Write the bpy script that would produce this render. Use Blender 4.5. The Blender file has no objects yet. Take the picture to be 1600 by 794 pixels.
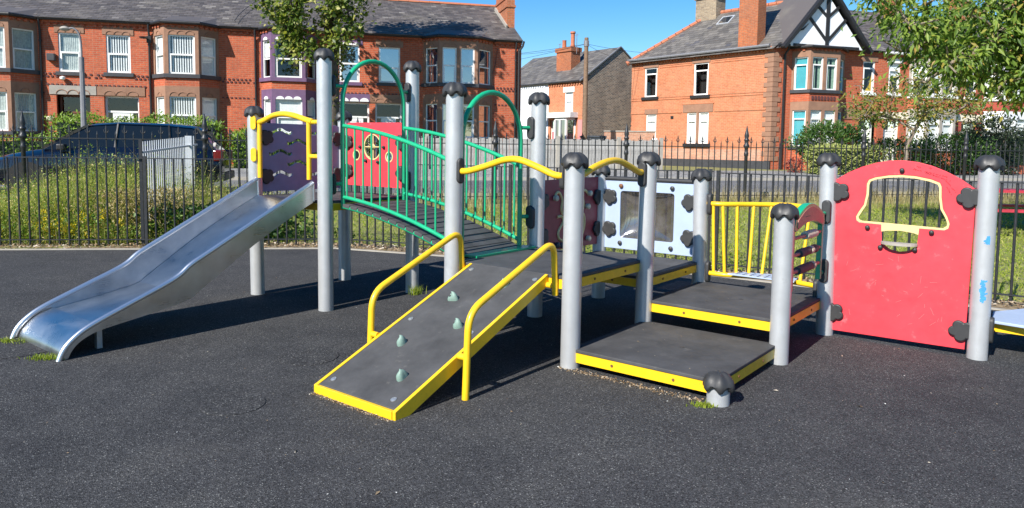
import bpy, math, random
import numpy as np
from mathutils import Matrix, Vector
random.seed(7); rng = np.random.default_rng(11)
R = math.radians; C = bpy.context.scene.collection; SC = bpy.context.scene
# ------------------------------------------------------------------ camera, sky, sun, exposure
F_PX, PITCH, ROLL, SHIFT_PX, EYE = 1136.2, 0.0802, 0.0129, -77.76, 1.45
cam = bpy.data.cameras.new('camera'); camo = bpy.data.objects.new('camera', cam); C.objects.link(camo)
cam.sensor_width = 36; cam.lens = 36 * F_PX / 1600; cam.shift_y = SHIFT_PX / 1600
cam.clip_start = .05; cam.clip_end = 2000
cf = Vector((0, math.cos(PITCH), -math.sin(PITCH))); cu = Vector((0, math.sin(PITCH), math.cos(PITCH))); cx = Vector((1, 0, 0))
cr = math.cos(ROLL) * cx + math.sin(ROLL) * cu; cup = -math.sin(ROLL) * cx + math.cos(ROLL) * cu
camo.matrix_world = Matrix(((cr.x, cup.x, -cf.x, 0), (cr.y, cup.y, -cf.y, 0), (cr.z, cup.z, -cf.z, EYE), (0, 0, 0, 1)))
SC.camera = camo
SUN_AZ, SUN_EL = R(37.0), R(37.5)            # shadows fall 37 degrees right of straight ahead
world = bpy.data.worlds.new('World'); SC.world = world; world.use_nodes = True
wn = world.node_tree.nodes; wl = world.node_tree.links
sky = wn.new('ShaderNodeTexSky'); sky.sky_type = 'NISHITA'; sky.sun_disc = False
sky.sun_elevation = SUN_EL; sky.sun_rotation = SUN_AZ + math.pi
sky.altitude = 0; sky.air_density = 1.0; sky.dust_density = .0; sky.ozone_density = 4.0
wn['Background'].inputs["Strength"].default_value = .095
hsv = wn.new('ShaderNodeHueSaturation'); hsv.inputs['Saturation'].default_value = 1.35; wl.new(sky.outputs[0], hsv.inputs['Color']); wl.new(hsv.outputs[0], wn['Background'].inputs['Color'])
sun = bpy.data.lights.new('sun', 'SUN'); sun.energy = 5.0; sun.angle = R(.5); sun.color = (1, .95, .87)
suno = bpy.data.objects.new('sun', sun); C.objects.link(suno)
sd = Vector((-math.sin(SUN_AZ) * math.cos(SUN_EL), -math.cos(SUN_AZ) * math.cos(SUN_EL), math.sin(SUN_EL)))
suno.rotation_euler = sd.to_track_quat('Z', 'Y').to_euler()
SC.view_settings.view_transform = 'Standard'; SC.view_settings.look = 'None'
SC.view_settings.exposure = .70; SC.view_settings.gamma = 1
try: SC.view_settings.use_curve_mapping = False
except Exception: pass
SC.cycles.max_bounces = 8; SC.cycles.transparent_max_bounces = 12
SC.cycles.caustics_reflective = False; SC.cycles.caustics_refractive = False
# ------------------------------------------------------------------ materials
MAT = {}
def newmat(name):
    m = bpy.data.materials.new(name); m.use_nodes = True; MAT[name] = m
    return m, m.node_tree.nodes, m.node_tree.links, m.node_tree.nodes['Principled BSDF']
def rgba(c): return (c[0], c[1], c[2], 1)
def noise(n, l, scale, detail=4, rough=.6, vec=None):
    t = n.new('ShaderNodeTexNoise'); t.inputs['Scale'].default_value = scale; t.inputs['Detail'].default_value = detail
    t.inputs['Roughness'].default_value = rough
    if vec is not None: l.new(vec, t.inputs['Vector'])
    return t
def ramp(n, l, src, stops):
    r = n.new('ShaderNodeValToRGB'); e = r.color_ramp.elements
    while len(e) < len(stops): e.new(.5)
    for i, (p, c) in enumerate(stops): e[i].position = p; e[i].color = rgba(c) if len(c) == 3 else c
    l.new(src, r.inputs[0]); return r
def mix(n, l, fac, a, b, mode='MIX'):
    x = n.new('ShaderNodeMix'); x.data_type = 'RGBA'; x.blend_type = mode
    for sock, val in ((x.inputs[0], fac), (x.inputs[6], a), (x.inputs[7], b)):
        if hasattr(val, 'is_linked'): l.new(val, sock)
        elif isinstance(val, (int, float)): sock.default_value = val
        else: sock.default_value = rgba(val)
    return x.outputs[2]
def bump(n, l, h, strength, dist, bs):
    b = n.new('ShaderNodeBump'); b.inputs['Strength'].default_value = strength; b.inputs['Distance'].default_value = dist
    l.new(h, b.inputs['Height']); l.new(b.outputs[0], bs.inputs['Normal']); return b
def objvec(n): return n.new('ShaderNodeTexCoord').outputs['Object']
def paint(name, col, rough=.4, metal=0, wear=.12, scale=9, dirt=(.12, .1, .07), spec=.5, bumpy=.0, dirt_amt=.25, coat=0):
    m, n, l, b = newmat(name); v = objvec(n)
    nz = noise(n, l, scale, 5, .65, v); nd = noise(n, l, scale * 3.3, 6, .7, v)
    dark = tuple(c * (1 - wear) for c in col); lite = tuple(min(1, c * (1 + wear)) for c in col)
    r1 = ramp(n, l, nz.outputs[0], [(.3, dark), (.7, lite)])
    f = ramp(n, l, nd.outputs[0], [(.6, (0, 0, 0)), (.78, (dirt_amt,) * 3)])
    l.new(mix(n, l, f.outputs[0], r1.outputs[0], dirt), b.inputs['Base Color'])
    rr = ramp(n, l, nd.outputs[0], [(.3, (max(0, rough - .08),) * 3), (.75, (min(1, rough + .15),) * 3)])
    l.new(rr.outputs[0], b.inputs['Roughness']); b.inputs['Metallic'].default_value = metal
    b.inputs['Specular IOR Level'].default_value = spec; b.inputs['Coat Weight'].default_value = coat
    if bumpy: bump(n, l, nd.outputs[0], .4, bumpy, b)
    return m
paint('post_metal', (.52, .53, .54), .36, .4, .08, 5, (.24, .22, .19), dirt_amt=.4)
paint('yellow_paint', (.82, .50, .014), .36, 0, .08, 14, (.24, .12, .03), dirt_amt=.55, coat=.15)
paint('green_paint', (.012, .36, .17), .33, 0, .08, 12, (.05, .12, .08), dirt_amt=.2, coat=.2)
paint('black_plastic', (.034, .034, .035), .5, 0, .15, 10, (.09, .085, .08), dirt_amt=.35)
paint('red_panel', (.70, .048, .065), .46, 0, .13, 3.2, (.85, .32, .33), dirt_amt=.42)
paint('cream_edge', (.72, .55, .25), .5, 0, .08, 9, (.3, .2, .1))
paint('purple_panel', (.22, .235, .36), .5, 0, .12, 6, (.25, .22, .3), dirt_amt=.25)
paint('maroon_panel', (.27, .03, .045), .45, 0, .12, 6, (.3, .15, .15), dirt_amt=.2)
paint('blue_panel', (.37, .455, .61), .42, 0, .05, 6, (.35, .33, .3), dirt_amt=.25)
paint('hold_plastic', (.20, .30, .25), .55, 0, .15, 20, (.1, .1, .08))
paint('white_upvc', (.80, .80, .78), .35, 0, .03, 4, (.5, .48, .42), dirt_amt=.15)
paint('bolt_steel', (.62, .62, .60), .35, .8, .1, 20)
paint('rusty_bolt', (.20, .09, .04), .7, .3, .3, 40)
paint('railing_paint', (.022, .023, .026), .42, 0, .25, 12, (.16, .09, .05), dirt_amt=.4)
paint('grey_railing', (.55, .57, .60), .42, .3, .12, 10, (.3, .2, .12), dirt_amt=.3)
paint('black_gutter', (.018, .018, .020), .5, 0, .2, 8)
paint('dark_sill', (.045, .046, .052), .6, 0, .2, 5, (.2, .2, .2))
paint('purple_trim', (.15, .085, .165), .5, 0, .12, 5, (.2, .15, .2))
paint('red_door', (.45, .03, .05), .35, 0, .08, 4)
paint('brown_door', (.16, .055, .03), .45, 0, .2, 12)
paint('concrete', (.36, .33, .28), .85, 0, .15, 5, (.16, .15, .13), bumpy=.003)
paint('grey_wood', (.36, .345, .32), .85, 0, .3, 9, (.14, .13, .12), bumpy=.003, dirt_amt=.5)
paint('pole_wood', (.20, .13, .085), .85, 0, .3, 9, (.08, .06, .05), bumpy=.003)
paint('red_wood', (.42, .03, .05), .5, 0, .2, 9, (.2, .1, .1))
paint('white_render', (.78, .80, .84), .8, 0, .04, 2, (.5, .5, .5))
paint('pink_render', (.72, .25, .24), .8, 0, .05, 2, (.5, .3, .3))
paint('cream_render', (.76, .68, .52), .8, 0, .05, 2, (.5, .4, .3))
paint('black_timber', (.015, .015, .017), .6, 0, .2, 6)
paint('net_curtain', (.42, .46, .44), .9, 0, .25, 14, (.3, .32, .3))
paint('curtain', (.80, .81, .80), .9, 0, .12, 14, (.5, .5, .5))
paint('teal_blind', (.06, .36, .42), .7, 0, .05, 3, (.1, .4, .45))
paint('green_curtain', (.20, .30, .22), .9, 0, .3, 14, (.1, .15, .1))
paint('yellow_cloth', (.75, .50, .02), .7, 0, .1, 5)
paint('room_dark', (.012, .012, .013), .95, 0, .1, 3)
paint('terracotta', (.42, .14, .07), .75, 0, .2, 12, (.1, .07, .05))
paint('bin_plastic', (.05, .06, .075), .5, 0, .2, 6)
paint('tyre', (.015, .015, .016), .8, 0, .2, 20)
paint('hub_metal', (.35, .36, .38), .35, .7, .1, 20)
paint('tail_lamp', (.12, .006, .008), .15, 0, .1, 20)
paint('lead', (.20, .20, .21), .6, .2, .15, 8)
paint('blue_scuff', (.05, .27, .58), .6, 0, .2, 30)
paint('ink', (.22, .01, .02), .7, 0, .1, 30)
paint('text_dark', (.03, .03, .03), .7, 0, .1, 30)
paint('rope', (.62, .54, .40), .8, 0, .2, 40)
paint('pink_plastic', (.45, .17, .14), .5, 0, .15, 30)
paint('foam_grey', (.055, .058, .062), .7, 0, .3, 30)
def m_car():
    m, n, l, b = newmat('car_blue'); b.inputs['Base Color'].default_value = (.004, .007, .020, 1)
    b.inputs['Metallic'].default_value = .55; b.inputs['Roughness'].default_value = .3; b.inputs['Coat Weight'].default_value = 1
    b.inputs['Coat Roughness'].default_value = .03
m_car()
def m_steel():
    m, n, l, b = newmat('slide_steel'); tc = n.new('ShaderNodeTexCoord'); mp = n.new('ShaderNodeMapping')
    mp.inputs['Scale'].default_value = (220, 3, 220); l.new(tc.outputs['Object'], mp.inputs[0])
    a = noise(n, l, 1, 3, .6, mp.outputs[0]); d = noise(n, l, 5, 5, .6, tc.outputs['Object'])
    r1 = ramp(n, l, d.outputs[0], [(.3, (.50, .51, .52)), (.7, (.66, .67, .68))])
    l.new(r1.outputs[0], b.inputs['Base Color']); b.inputs['Metallic'].default_value = 1
    rr = ramp(n, l, mix(n, l, .5, a.outputs[0], d.outputs[0]), [(.35, (.26,) * 3), (.7, (.42,) * 3)])
    l.new(rr.outputs[0], b.inputs['Roughness']); b.inputs['Anisotropic'].default_value = .3
    bump(n, l, a.outputs[0], .08, .001, b)
m_steel()
def m_steel2():
    m, n, l, b = newmat('polished_steel'); b.inputs['Base Color'].default_value = (.72, .74, .77, 1)
    b.inputs['Metallic'].default_value = 1; b.inputs['Roughness'].default_value = .38
m_steel2()
def schlick(n, l, f0):
    lw = n.new('ShaderNodeLayerWeight'); lw.inputs['Blend'].default_value = .5
    p = n.new('ShaderNodeMath'); p.operation = 'POWER'; p.inputs[1].default_value = 5; l.new(lw.outputs['Facing'], p.inputs[0])
    a = n.new('ShaderNodeMath'); a.operation = 'MULTIPLY_ADD'; a.inputs[1].default_value = 1 - f0; a.inputs[2].default_value = f0; l.new(p.outputs[0], a.inputs[0]); return a
def m_bubble():
    m, n, l, b = newmat('bubble_plastic'); v = objvec(n); nz = noise(n, l, 7, 5, .7, v)
    g = n.new('ShaderNodeBsdfGlossy'); g.inputs['Roughness'].default_value = .12; g.inputs['Color'].default_value = (.9, .92, .95, 1)
    t = n.new('ShaderNodeBsdfTransparent'); t.inputs['Color'].default_value = (.30, .27, .26, 1)
    f = schlick(n, l, .34)
    d = n.new('ShaderNodeBsdfDiffuse'); d.inputs['Color'].default_value = (.13, .12, .12, 1)
    mx = n.new('ShaderNodeMixShader'); l.new(f.outputs[0], mx.inputs[0]); l.new(t.outputs[0], mx.inputs[1]); l.new(g.outputs[0], mx.inputs[2])
    rr = ramp(n, l, nz.outputs[0], [(.36, (.25,) * 3), (.72, (.75,) * 3)])
    m2 = n.new('ShaderNodeMixShader'); l.new(rr.outputs[0], m2.inputs[0]); l.new(mx.outputs[0], m2.inputs[1]); l.new(d.outputs[0], m2.inputs[2])
    l.new(m2.outputs[0], n['Material Output'].inputs[0])
m_bubble()
def m_glass():
    m, n, l, b = newmat('window_glass')
    g = n.new('ShaderNodeBsdfGlossy'); g.inputs['Roughness'].default_value = .015; g.inputs['Color'].default_value = (.95, .97, 1, 1)
    t = n.new('ShaderNodeBsdfTransparent'); t.inputs['Color'].default_value = (.93, .95, .95, 1)
    f = schlick(n, l, .06)
    nz = noise(n, l, 1.3, 2, .5, objvec(n)); bb = n.new('ShaderNodeBump'); bb.inputs['Strength'].default_value = .06; bb.inputs['Distance'].default_value = .05
    l.new(nz.outputs[0], bb.inputs['Height']); l.new(bb.outputs[0], g.inputs['Normal'])
    mx = n.new('ShaderNodeMixShader'); l.new(f.outputs[0], mx.inputs[0]); l.new(t.outputs[0], mx.inputs[1]); l.new(g.outputs[0], mx.inputs[2])
    l.new(mx.outputs[0], n['Material Output'].inputs[0])
    m, n, l, b = newmat('mirror_glass'); b.inputs['Base Color'].default_value = (.02, .03, .045, 1); b.inputs['Roughness'].default_value = .02
    b.inputs['IOR'].default_value = 4.6
    m, n, l, b = newmat('car_glass'); b.inputs['Base Color'].default_value = (.008, .01, .012, 1); b.inputs['Roughness'].default_value = .03
m_glass()
def m_ground(name, tint, speck, scale):
    m, n, l, b = newmat(name); v = objvec(n)
    vo = n.new('ShaderNodeTexVoronoi'); vo.inputs['Scale'].default_value = scale; l.new(v, vo.inputs['Vector'])
    sp = n.new('ShaderNodeSeparateColor'); l.new(vo.outputs['Color'], sp.inputs[0])
    base = ramp(n, l, sp.outputs[0], [(.0, tuple(c * .35 for c in tint)), (.5, tint), (.95, tuple(c * 1.75 for c in tint)), (.992, speck)])
    big = noise(n, l, .42, 7, .62, v); b2 = noise(n, l, 2.6, 6, .65, v); st = noise(n, l, 1.1, 8, .75, v)
    bb = ramp(n, l, mix(n, l, .45, big.outputs[0], b2.outputs[0]), [(.34, (.66, .67, .70)), (.5, (1, 1, 1)), (.66, (1.30, 1.28, 1.22))])
    dust = ramp(n, l, st.outputs[0], [(.56, (0, 0, 0)), (.74, (.30,) * 3)])
    c0 = mix(n, l, 1, base.outputs[0], bb.outputs[0], 'MULTIPLY')
    l.new(mix(n, l, dust.outputs[0], c0, tuple(c * k for c, k in zip(tint, (2.1, 2.0, 1.75)))), b.inputs['Base Color'])
    b.inputs['Roughness'].default_value = .9; b.inputs['Specular IOR Level'].default_value = .2
    bump(n, l, vo.outputs['Distance'], .8, .004, b)
m_ground('rubber_ground', (.050, .050, .052), (.22, .22, .21), 200)
m_ground('rubber_patch', (.047, .047, .049), (.25, .25, .23), 170)
m_ground('tarmac', (.14, .14, .145), (.30, .30, .30), 60)
m_ground('paving_grey', (.24, .235, .225), (.4, .4, .38), 30)
paint('deck_rubber', (.064, .064, .066), .68, 0, .3, 4, (.19, .18, .165), spec=.3, bumpy=.0012, dirt_amt=.5)
paint('soil', (.24, .18, .11), .95, 0, .4, 6, (.3, .22, .12), bumpy=.02, dirt_amt=.6)
paint('lawn_soil', (.20, .20, .07), .95, 0, .35, 3, (.28, .24, .10), bumpy=.02, dirt_amt=.6)
def m_brick(name, c1, c2, mortar, bw=.225, bh=.075, stain=(.25, .2, .17), stain_amt=.35, msize=.010):
    m, n, l, b = newmat(name); tc = n.new('ShaderNodeTexCoord'); uv = tc.outputs['UV']
    bt = n.new('ShaderNodeTexBrick'); bt.inputs['Scale'].default_value = 1; bt.inputs['Brick Width'].default_value = bw
    bt.inputs['Row Height'].default_value = bh; bt.inputs['Mortar Size'].default_value = msize; bt.inputs['Mortar Smooth'].default_value = .3
    bt.inputs['Color1'].default_value = rgba(c1); bt.inputs['Color2'].default_value = rgba(c2); bt.inputs['Mortar'].default_value = rgba(mortar)
    bt.inputs['Bias'].default_value = -.1; l.new(uv, bt.inputs['Vector'])
    nz = noise(n, l, 1.1, 6, .65, objvec(n)); f = ramp(n, l, nz.outputs[0], [(.42, (0, 0, 0)), (.75, (stain_amt,) * 3)])
    n2 = noise(n, l, 9, 4, .6, objvec(n)); n3 = noise(n, l, .7, 5, .7, objvec(n)); n4 = noise(n, l, 3.1, 5, .65, objvec(n))
    r2 = ramp(n, l, mix(n, l, .55, n2.outputs[0], mix(n, l, .5, n3.outputs[0], n4.outputs[0])), [(.33, (.68, .66, .66)), (.5, (1, 1, 1)), (.66, (1.28, 1.25, 1.2))])
    c = mix(n, l, 1, bt.outputs['Color'], r2.outputs[0], 'MULTIPLY')
    l.new(mix(n, l, f.outputs[0], c, stain), b.inputs['Base Color']); b.inputs['Roughness'].default_value = .85
    inv = n.new('ShaderNodeMath'); inv.operation = 'SUBTRACT'; inv.inputs[0].default_value = 1; l.new(bt.outputs['Fac'], inv.inputs[1])
    bump(n, l, inv.outputs[0], .7, .012, b)
m_brick('red_brick', (.52, .105, .038), (.40, .070, .028), (.40, .19, .12), stain=(.30, .10, .05))
m_brick('orange_brick', (.54, .18, .08), (.46, .14, .06), (.50, .27, .16), stain=(.60, .33, .2))
m_brick('red_brick_far', (.42, .055, .03), (.33, .045, .028), (.26, .10, .07), stain=(.30, .10, .06))
m_brick('dark_brick', (.34, .22, .15), (.06, .045, .042), (.50, .43, .34), stain=(.10, .075, .06), stain_amt=.5, msize=.016)
m_brick('pink_brick', (.55, .25, .15), (.42, .18, .11), (.45, .36, .28), stain=(.6, .5, .4))
m_brick('chimney_brick', (.44, .12, .04), (.33, .09, .035), (.34, .2, .12), stain=(.2, .12, .08))
m_brick('stone_chimney', (.34, .26, .17), (.22, .16, .11), (.4, .35, .27), stain=(.1, .08, .06))
paint('sandstone', (.285, .155, .10), .85, 0, .16, 3, (.17, .11, .08), bumpy=.004, dirt_amt=.4)
paint('grey_stone', (.34, .31, .27), .85, 0, .16, 5, (.17, .15, .13), bumpy=.004, dirt_amt=.4)
paint('dark_brick_trim', (.10, .035, .035), .8, 0, .25, 20)
def m_slate(name, stops):
    m, n, l, b = newmat(name); g = n.new('ShaderNodeNewGeometry')
    r1 = ramp(n, l, g.outputs['Random Per Island'], stops)
    nz = noise(n, l, .9, 6, .7, objvec(n)); f = ramp(n, l, nz.outputs[0], [(.5, (0, 0, 0)), (.8, (.5,) * 3)])
    l.new(mix(n, l, f.outputs[0], r1.outputs[0], (.22, .20, .16)), b.inputs['Base Color']); b.inputs['Roughness'].default_value = .55
m_slate('slate', [(0, (.070, .062, .060)), (.5, (.105, .092, .088)), (.93, (.145, .128, .12)), (1, (.24, .22, .20))])
m_slate('slate_grey', [(0, (.085, .078, .074)), (.5, (.13, .12, .11)), (.9, (.175, .16, .145)), (1, (.07, .07, .085))])
def m_leaf(name, stops, trans=.35):
    m, n, l, b = newmat(name); g = n.new('ShaderNodeNewGeometry')
    r1 = ramp(n, l, g.outputs['Random Per Island'], stops)
    l.new(r1.outputs[0], b.inputs['Base Color']); b.inputs['Roughness'].default_value = .45; b.inputs['Specular IOR Level'].default_value = .4
    t = n.new('ShaderNodeBsdfTranslucent'); tm = mix(n, l, 1, r1.outputs[0], (1.25, 1.35, .55), 'MULTIPLY'); l.new(tm, t.inputs['Color'])
    mx = n.new('ShaderNodeMixShader'); mx.inputs[0].default_value = trans
    l.new(b.outputs[0], mx.inputs[1]); l.new(t.outputs[0], mx.inputs[2]); l.new(mx.outputs[0], n['Material Output'].inputs[0])
m_leaf('leaf_street', [(0, (.045, .085, .014)), (.45, (.12, .18, .028)), (.8, (.28, .31, .06)), (1, (.46, .43, .13))], .42)
m_leaf('leaf_cherry', [(0, (.06, .12, .018)), (.5, (.15, .24, .036)), (.9, (.28, .37, .065)), (1, (.40, .25, .06))], .45)
m_leaf('leaf_small', [(0, (.08, .12, .02)), (.6, (.17, .20, .035)), (1, (.36, .25, .05))], .4)
m_leaf('leaf_hedge', [(0, (.08, .16, .015)), (.6, (.17, .28, .03)), (1, (.27, .37, .05))])
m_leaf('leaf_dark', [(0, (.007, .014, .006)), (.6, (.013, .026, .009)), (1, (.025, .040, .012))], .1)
m_leaf('leaf_shrub', [(0, (.03, .075, .014)), (.6, (.06, .13, .025)), (1, (.12, .2, .04))])
m_leaf('leaf_varieg', [(0, (.16, .20, .04)), (.5, (.34, .38, .10)), (1, (.50, .50, .20))])
m_leaf('leaf_red', [(0, (.12, .02, .02)), (1, (.3, .05, .04))])
m_leaf('grass_green', [(0, (.15, .22, .02)), (.5, (.26, .33, .035)), (.85, (.38, .41, .075)), (1, (.50, .42, .16))], .45)
m_leaf('grass_dry', [(0, (.24, .18, .07)), (.6, (.40, .32, .14)), (1, (.52, .44, .24))], .3)
m_leaf('weed', [(0, (.07, .11, .018)), (.3, (.20, .27, .04)), (.6, (.40, .44, .10)), (.82, (.55, .48, .19)), (1, (.70, .54, .28))], .45)
m_leaf('flower_yellow', [(0, (.60, .46, .01)), (1, (.80, .62, .03))], .2)
m_leaf('white_chip', [(0, (.5, .5, .48)), (1, (.75, .75, .72))], .05)
m_leaf('litter', [(0, (.20, .12, .06)), (.6, (.34, .24, .14)), (1, (.55, .5, .42))], .1)
m_leaf('tuft', [(0, (.16, .24, .02)), (1, (.36, .40, .06))], .4)
def m_bark(name, a, b_):
    m, n, l, b = newmat(name); v = objvec(n); mp = n.new('ShaderNodeMapping'); mp.inputs['Scale'].default_value = (14, 14, 3); l.new(v, mp.inputs[0])
    nz = noise(n, l, 1, 6, .7, mp.outputs[0]); r1 = ramp(n, l, nz.outputs[0], [(.3, a), (.7, b_)])
    l.new(r1.outputs[0], b.inputs['Base Color']); b.inputs['Roughness'].default_value = .9; bump(n, l, nz.outputs[0], .8, .02, b)
m_bark('bark', (.05, .04, .03), (.12, .095, .07)); m_bark('bark_pale', (.16, .12, .085), (.30, .25, .19))
def M(*names): return [MAT[x] for x in names]
# ------------------------------------------------------------------ mesh helpers
class MB:
    def __init__(s): s.v = []; s.f = []; s.m = []
    def add(s, vs, fs, m=0):
        k = len(s.v); s.v += [tuple(map(float, p)) for p in vs]; s.f += [tuple(i + k for i in f) for f in fs]; s.m += [m] * len(fs); return s
    def box(s, x0, x1, y0, y1, z0, z1, m=0):
        return s.add([(x0, y0, z0), (x1, y0, z0), (x1, y1, z0), (x0, y1, z0), (x0, y0, z1), (x1, y0, z1), (x1, y1, z1), (x0, y1, z1)],
                     [(0, 3, 2, 1), (4, 5, 6, 7), (0, 1, 5, 4), (1, 2, 6, 5), (2, 3, 7, 6), (3, 0, 4, 7)], m)
    def beam(s, a, b, w, h, up=(0, 0, 1), m=0):
        a = Vector(a); b = Vector(b); d = (b - a).normalized(); sx = d.cross(Vector(up))
        if sx.length < 1e-4: sx = d.cross(Vector((1, 0, 0)))
        sx.normalize(); u = sx.cross(d); sx *= w / 2; u *= h / 2
        return s.add([a - sx - u, a + sx - u, a + sx + u, a - sx + u, b - sx - u, b + sx - u, b + sx + u, b - sx + u],
                     [(0, 3, 2, 1), (4, 5, 6, 7), (0, 1, 5, 4), (1, 2, 6, 5), (2, 3, 7, 6), (3, 0, 4, 7)][::1], m)
    def tube(s, path, r, n=10, cap=True, m=0):
        P = [Vector(p) for p in path]; rs = r if isinstance(r, (list, tuple)) else [r] * len(P); vs = []; nrm = None
        for i, p in enumerate(P):
            t = ((P[min(i + 1, len(P) - 1)] - P[max(i - 1, 0)])).normalized()
            if nrm is None:
                nrm = t.cross(Vector((0, 0, 1)))
                if nrm.length < 1e-3: nrm = t.cross(Vector((1, 0, 0)))
            nrm = (nrm - t * nrm.dot(t)); nrm.normalize(); bn = t.cross(nrm)
            for k in range(n):
                a = 2 * math.pi * k / n; vs.append(p + (nrm * math.cos(a) + bn * math.sin(a)) * rs[i])
        fs = [(i * n + k, i * n + (k + 1) % n, (i + 1) * n + (k + 1) % n, (i + 1) * n + k) for i in range(len(P) - 1) for k in range(n)]
        if cap: fs += [tuple(range(n - 1, -1, -1)), tuple(range((len(P) - 1) * n, len(P) * n))]
        return s.add(vs, fs, m)
    def lathe(s, prof, n=20, c=(0, 0, 0), m=0, mod=None):
        vs = []
        for j, (r, z) in enumerate(prof):
            for k in range(n):
                a = 2 * math.pi * k / n; rr, zz = (r, z) if mod is None else mod(j, r, z, a)
                vs.append((c[0] + rr * math.cos(a), c[1] + rr * math.sin(a), c[2] + zz))
        fs = [(i * n + k, i * n + (k + 1) % n, (i + 1) * n + (k + 1) % n, (i + 1) * n + k) for i in range(len(prof) - 1) for k in range(n)]
        fs += [tuple(range(n - 1, -1, -1)), tuple(range((len(prof) - 1) * n, len(prof) * n))]
        return s.add(vs, fs, m)
    def prism(s, poly, a, b, m=0):        # poly: 3D points, extruded by vector a->b offset
        P = [Vector(p) for p in poly]; o = Vector(b); n = len(P); vs = [p + Vector(a) for p in P] + [p + o for p in P]
        return s.add(vs, [tuple(range(n - 1, -1, -1)), tuple(range(n, 2 * n))] + [(i, (i + 1) % n, n + (i + 1) % n, n + i) for i in range(n)], m)
    def quad(s, a, b, c, d, m=0): return s.add([a, b, c, d], [(0, 1, 2, 3)], m)
    def mesh(s, name, mats, smooth=None):
        me = bpy.data.meshes.new(name); me.from_pydata(s.v, [], s.f)
        for x in mats: me.materials.append(x)
        me.polygons.foreach_set('material_index', s.m)
        uvl = me.uv_layers.new(name='UVMap'); uv = np.zeros((len(me.loops), 2), np.float32); V = s.v; i = 0
        for f in s.f:
            a, b, c = (np.array(V[f[0]]), np.array(V[f[1]]), np.array(V[f[2]])); nn = np.cross(b - a, c - a); ln = np.linalg.norm(nn)
            nn = nn / ln if ln > 0 else np.array((0, 0, 1.)); 
            if abs(nn[2]) > .7: t = np.array((1., 0, 0)); w = np.array((0, 1., 0))
            else: t = np.array((-nn[1], nn[0], 0)); t /= (np.linalg.norm(t) or 1); w = np.array((0, 0, 1.))
            for k in f: p = np.array(V[k]); uv[i] = (p @ t, p @ w); i += 1
        uvl.data.foreach_set('uv', uv.ravel())
        if smooth:
            me.polygons.foreach_set('use_smooth', [True] * len(me.polygons)); me.set_sharp_from_angle(angle=R(smooth))
        me.update(); return me
    def build(s, name, mats, parent=None, smooth=None, bevel=0, mat=None, label=None, kind=None):
        return link(name, s.mesh(name, M(mats) if isinstance(mats, str) else M(*mats), smooth), parent, mat, label, kind, bevel)
def link(name, me, parent=None, mat=None, label=None, kind=None, bevel=0):
    o = bpy.data.objects.new(name, me); C.objects.link(o)
    if parent is not None: o.parent = parent
    if mat is not None: o.matrix_basis = mat
    if label: o['label'] = label
    if kind: o['kind'] = kind
    if bevel:
        b = o.modifiers.new('bevel', 'BEVEL'); b.width = bevel; b.segments = 2; b.limit_method = 'ANGLE'; b.angle_limit = R(40)
    return o
def thing(name, label, cat, loc=(0, 0, 0), rz=0, group=None):
    o = bpy.data.objects.new(name, None); C.objects.link(o); o.location = loc; o.rotation_euler = (0, 0, rz); o.empty_display_size = .2
    return tag(o, label, cat, group)
def tag(o, label, cat, group=None):
    o['label'] = label; o['category'] = cat
    if group: o['group'] = group
    return o
def copy_tree(o, parent=None):
    c = o.copy(); C.objects.link(c)
    if parent is not None: c.parent = parent
    for ch in list(o.children): copy_tree(ch, c)
    return c
def spline(pts, k=6):
    P = [Vector(p) for p in pts]; out = []
    for i in range(len(P) - 1):
        p0 = P[max(i - 1, 0)]; p1 = P[i]; p2 = P[i + 1]; p3 = P[min(i + 2, len(P) - 1)]
        for j in range(k):
            t = j / k; out.append(.5 * ((2 * p1) + (p2 - p0) * t + (2 * p0 - 5 * p1 + 4 * p2 - p3) * t * t + (3 * p1 - p0 - 3 * p2 + p3) * t ** 3))
    return out + [P[-1]]
def fillet(pts, r, k=6):
    P = [Vector(p) for p in pts]; out = [P[0]]
    for i in range(1, len(P) - 1):
        a = (P[i - 1] - P[i]); b = (P[i + 1] - P[i]); ra = min(r, a.length * .48); rb = min(r, b.length * .48)
        s = P[i] + a.normalized() * ra; e = P[i] + b.normalized() * rb
        for j in range(k + 1): t = j / k; out.append(s * (1 - t) ** 2 + P[i] * 2 * t * (1 - t) + e * t * t)
    return out + [P[-1]]
def plate(name, outer, holes, thick, mats, parent, mat, bevel=0.0, label=None):
    """flat sheet with holes: outlines in the local x/y plane, thickness centred on z=0, placed by mat"""
    cu_ = bpy.data.curves.new(name, 'CURVE'); cu_.dimensions = '2D'; cu_.fill_mode = 'BOTH'; cu_.extrude = thick / 2 - bevel; cu_.bevel_depth = bevel; cu_.bevel_resolution = 1
    for ring in [outer] + holes:
        sp = cu_.splines.new('POLY'); sp.points.add(len(ring) - 1)
        for i, p in enumerate(ring): sp.points[i].co = (p[0], p[1], 0, 1)
        sp.use_cyclic_u = True
    to = bpy.data.objects.new(name, cu_); me = bpy.data.meshes.new_from_object(to); bpy.data.objects.remove(to)
    me.name = name; me.materials.clear(); me.materials.append(MAT[mats]); return link(name, me, parent, mat, label)
def circ(cx_, cy_, r, n=20, ry=None): return [(cx_ + r * math.cos(2 * math.pi * i / n), cy_ + (ry or r) * math.sin(2 * math.pi * i / n)) for i in range(n)]
def rrect(x0, x1, y0, y1, r, n=4):
    out = []
    for (cx_, cy_, a0) in ((x1 - r, y1 - r, 0), (x0 + r, y1 - r, 90), (x0 + r, y0 + r, 180), (x1 - r, y0 + r, 270)):
        out += [(cx_ + r * math.cos(R(a0 + 90 * i / n)), cy_ + r * math.sin(R(a0 + 90 * i / n))) for i in range(n + 1)]
    return out
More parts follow.
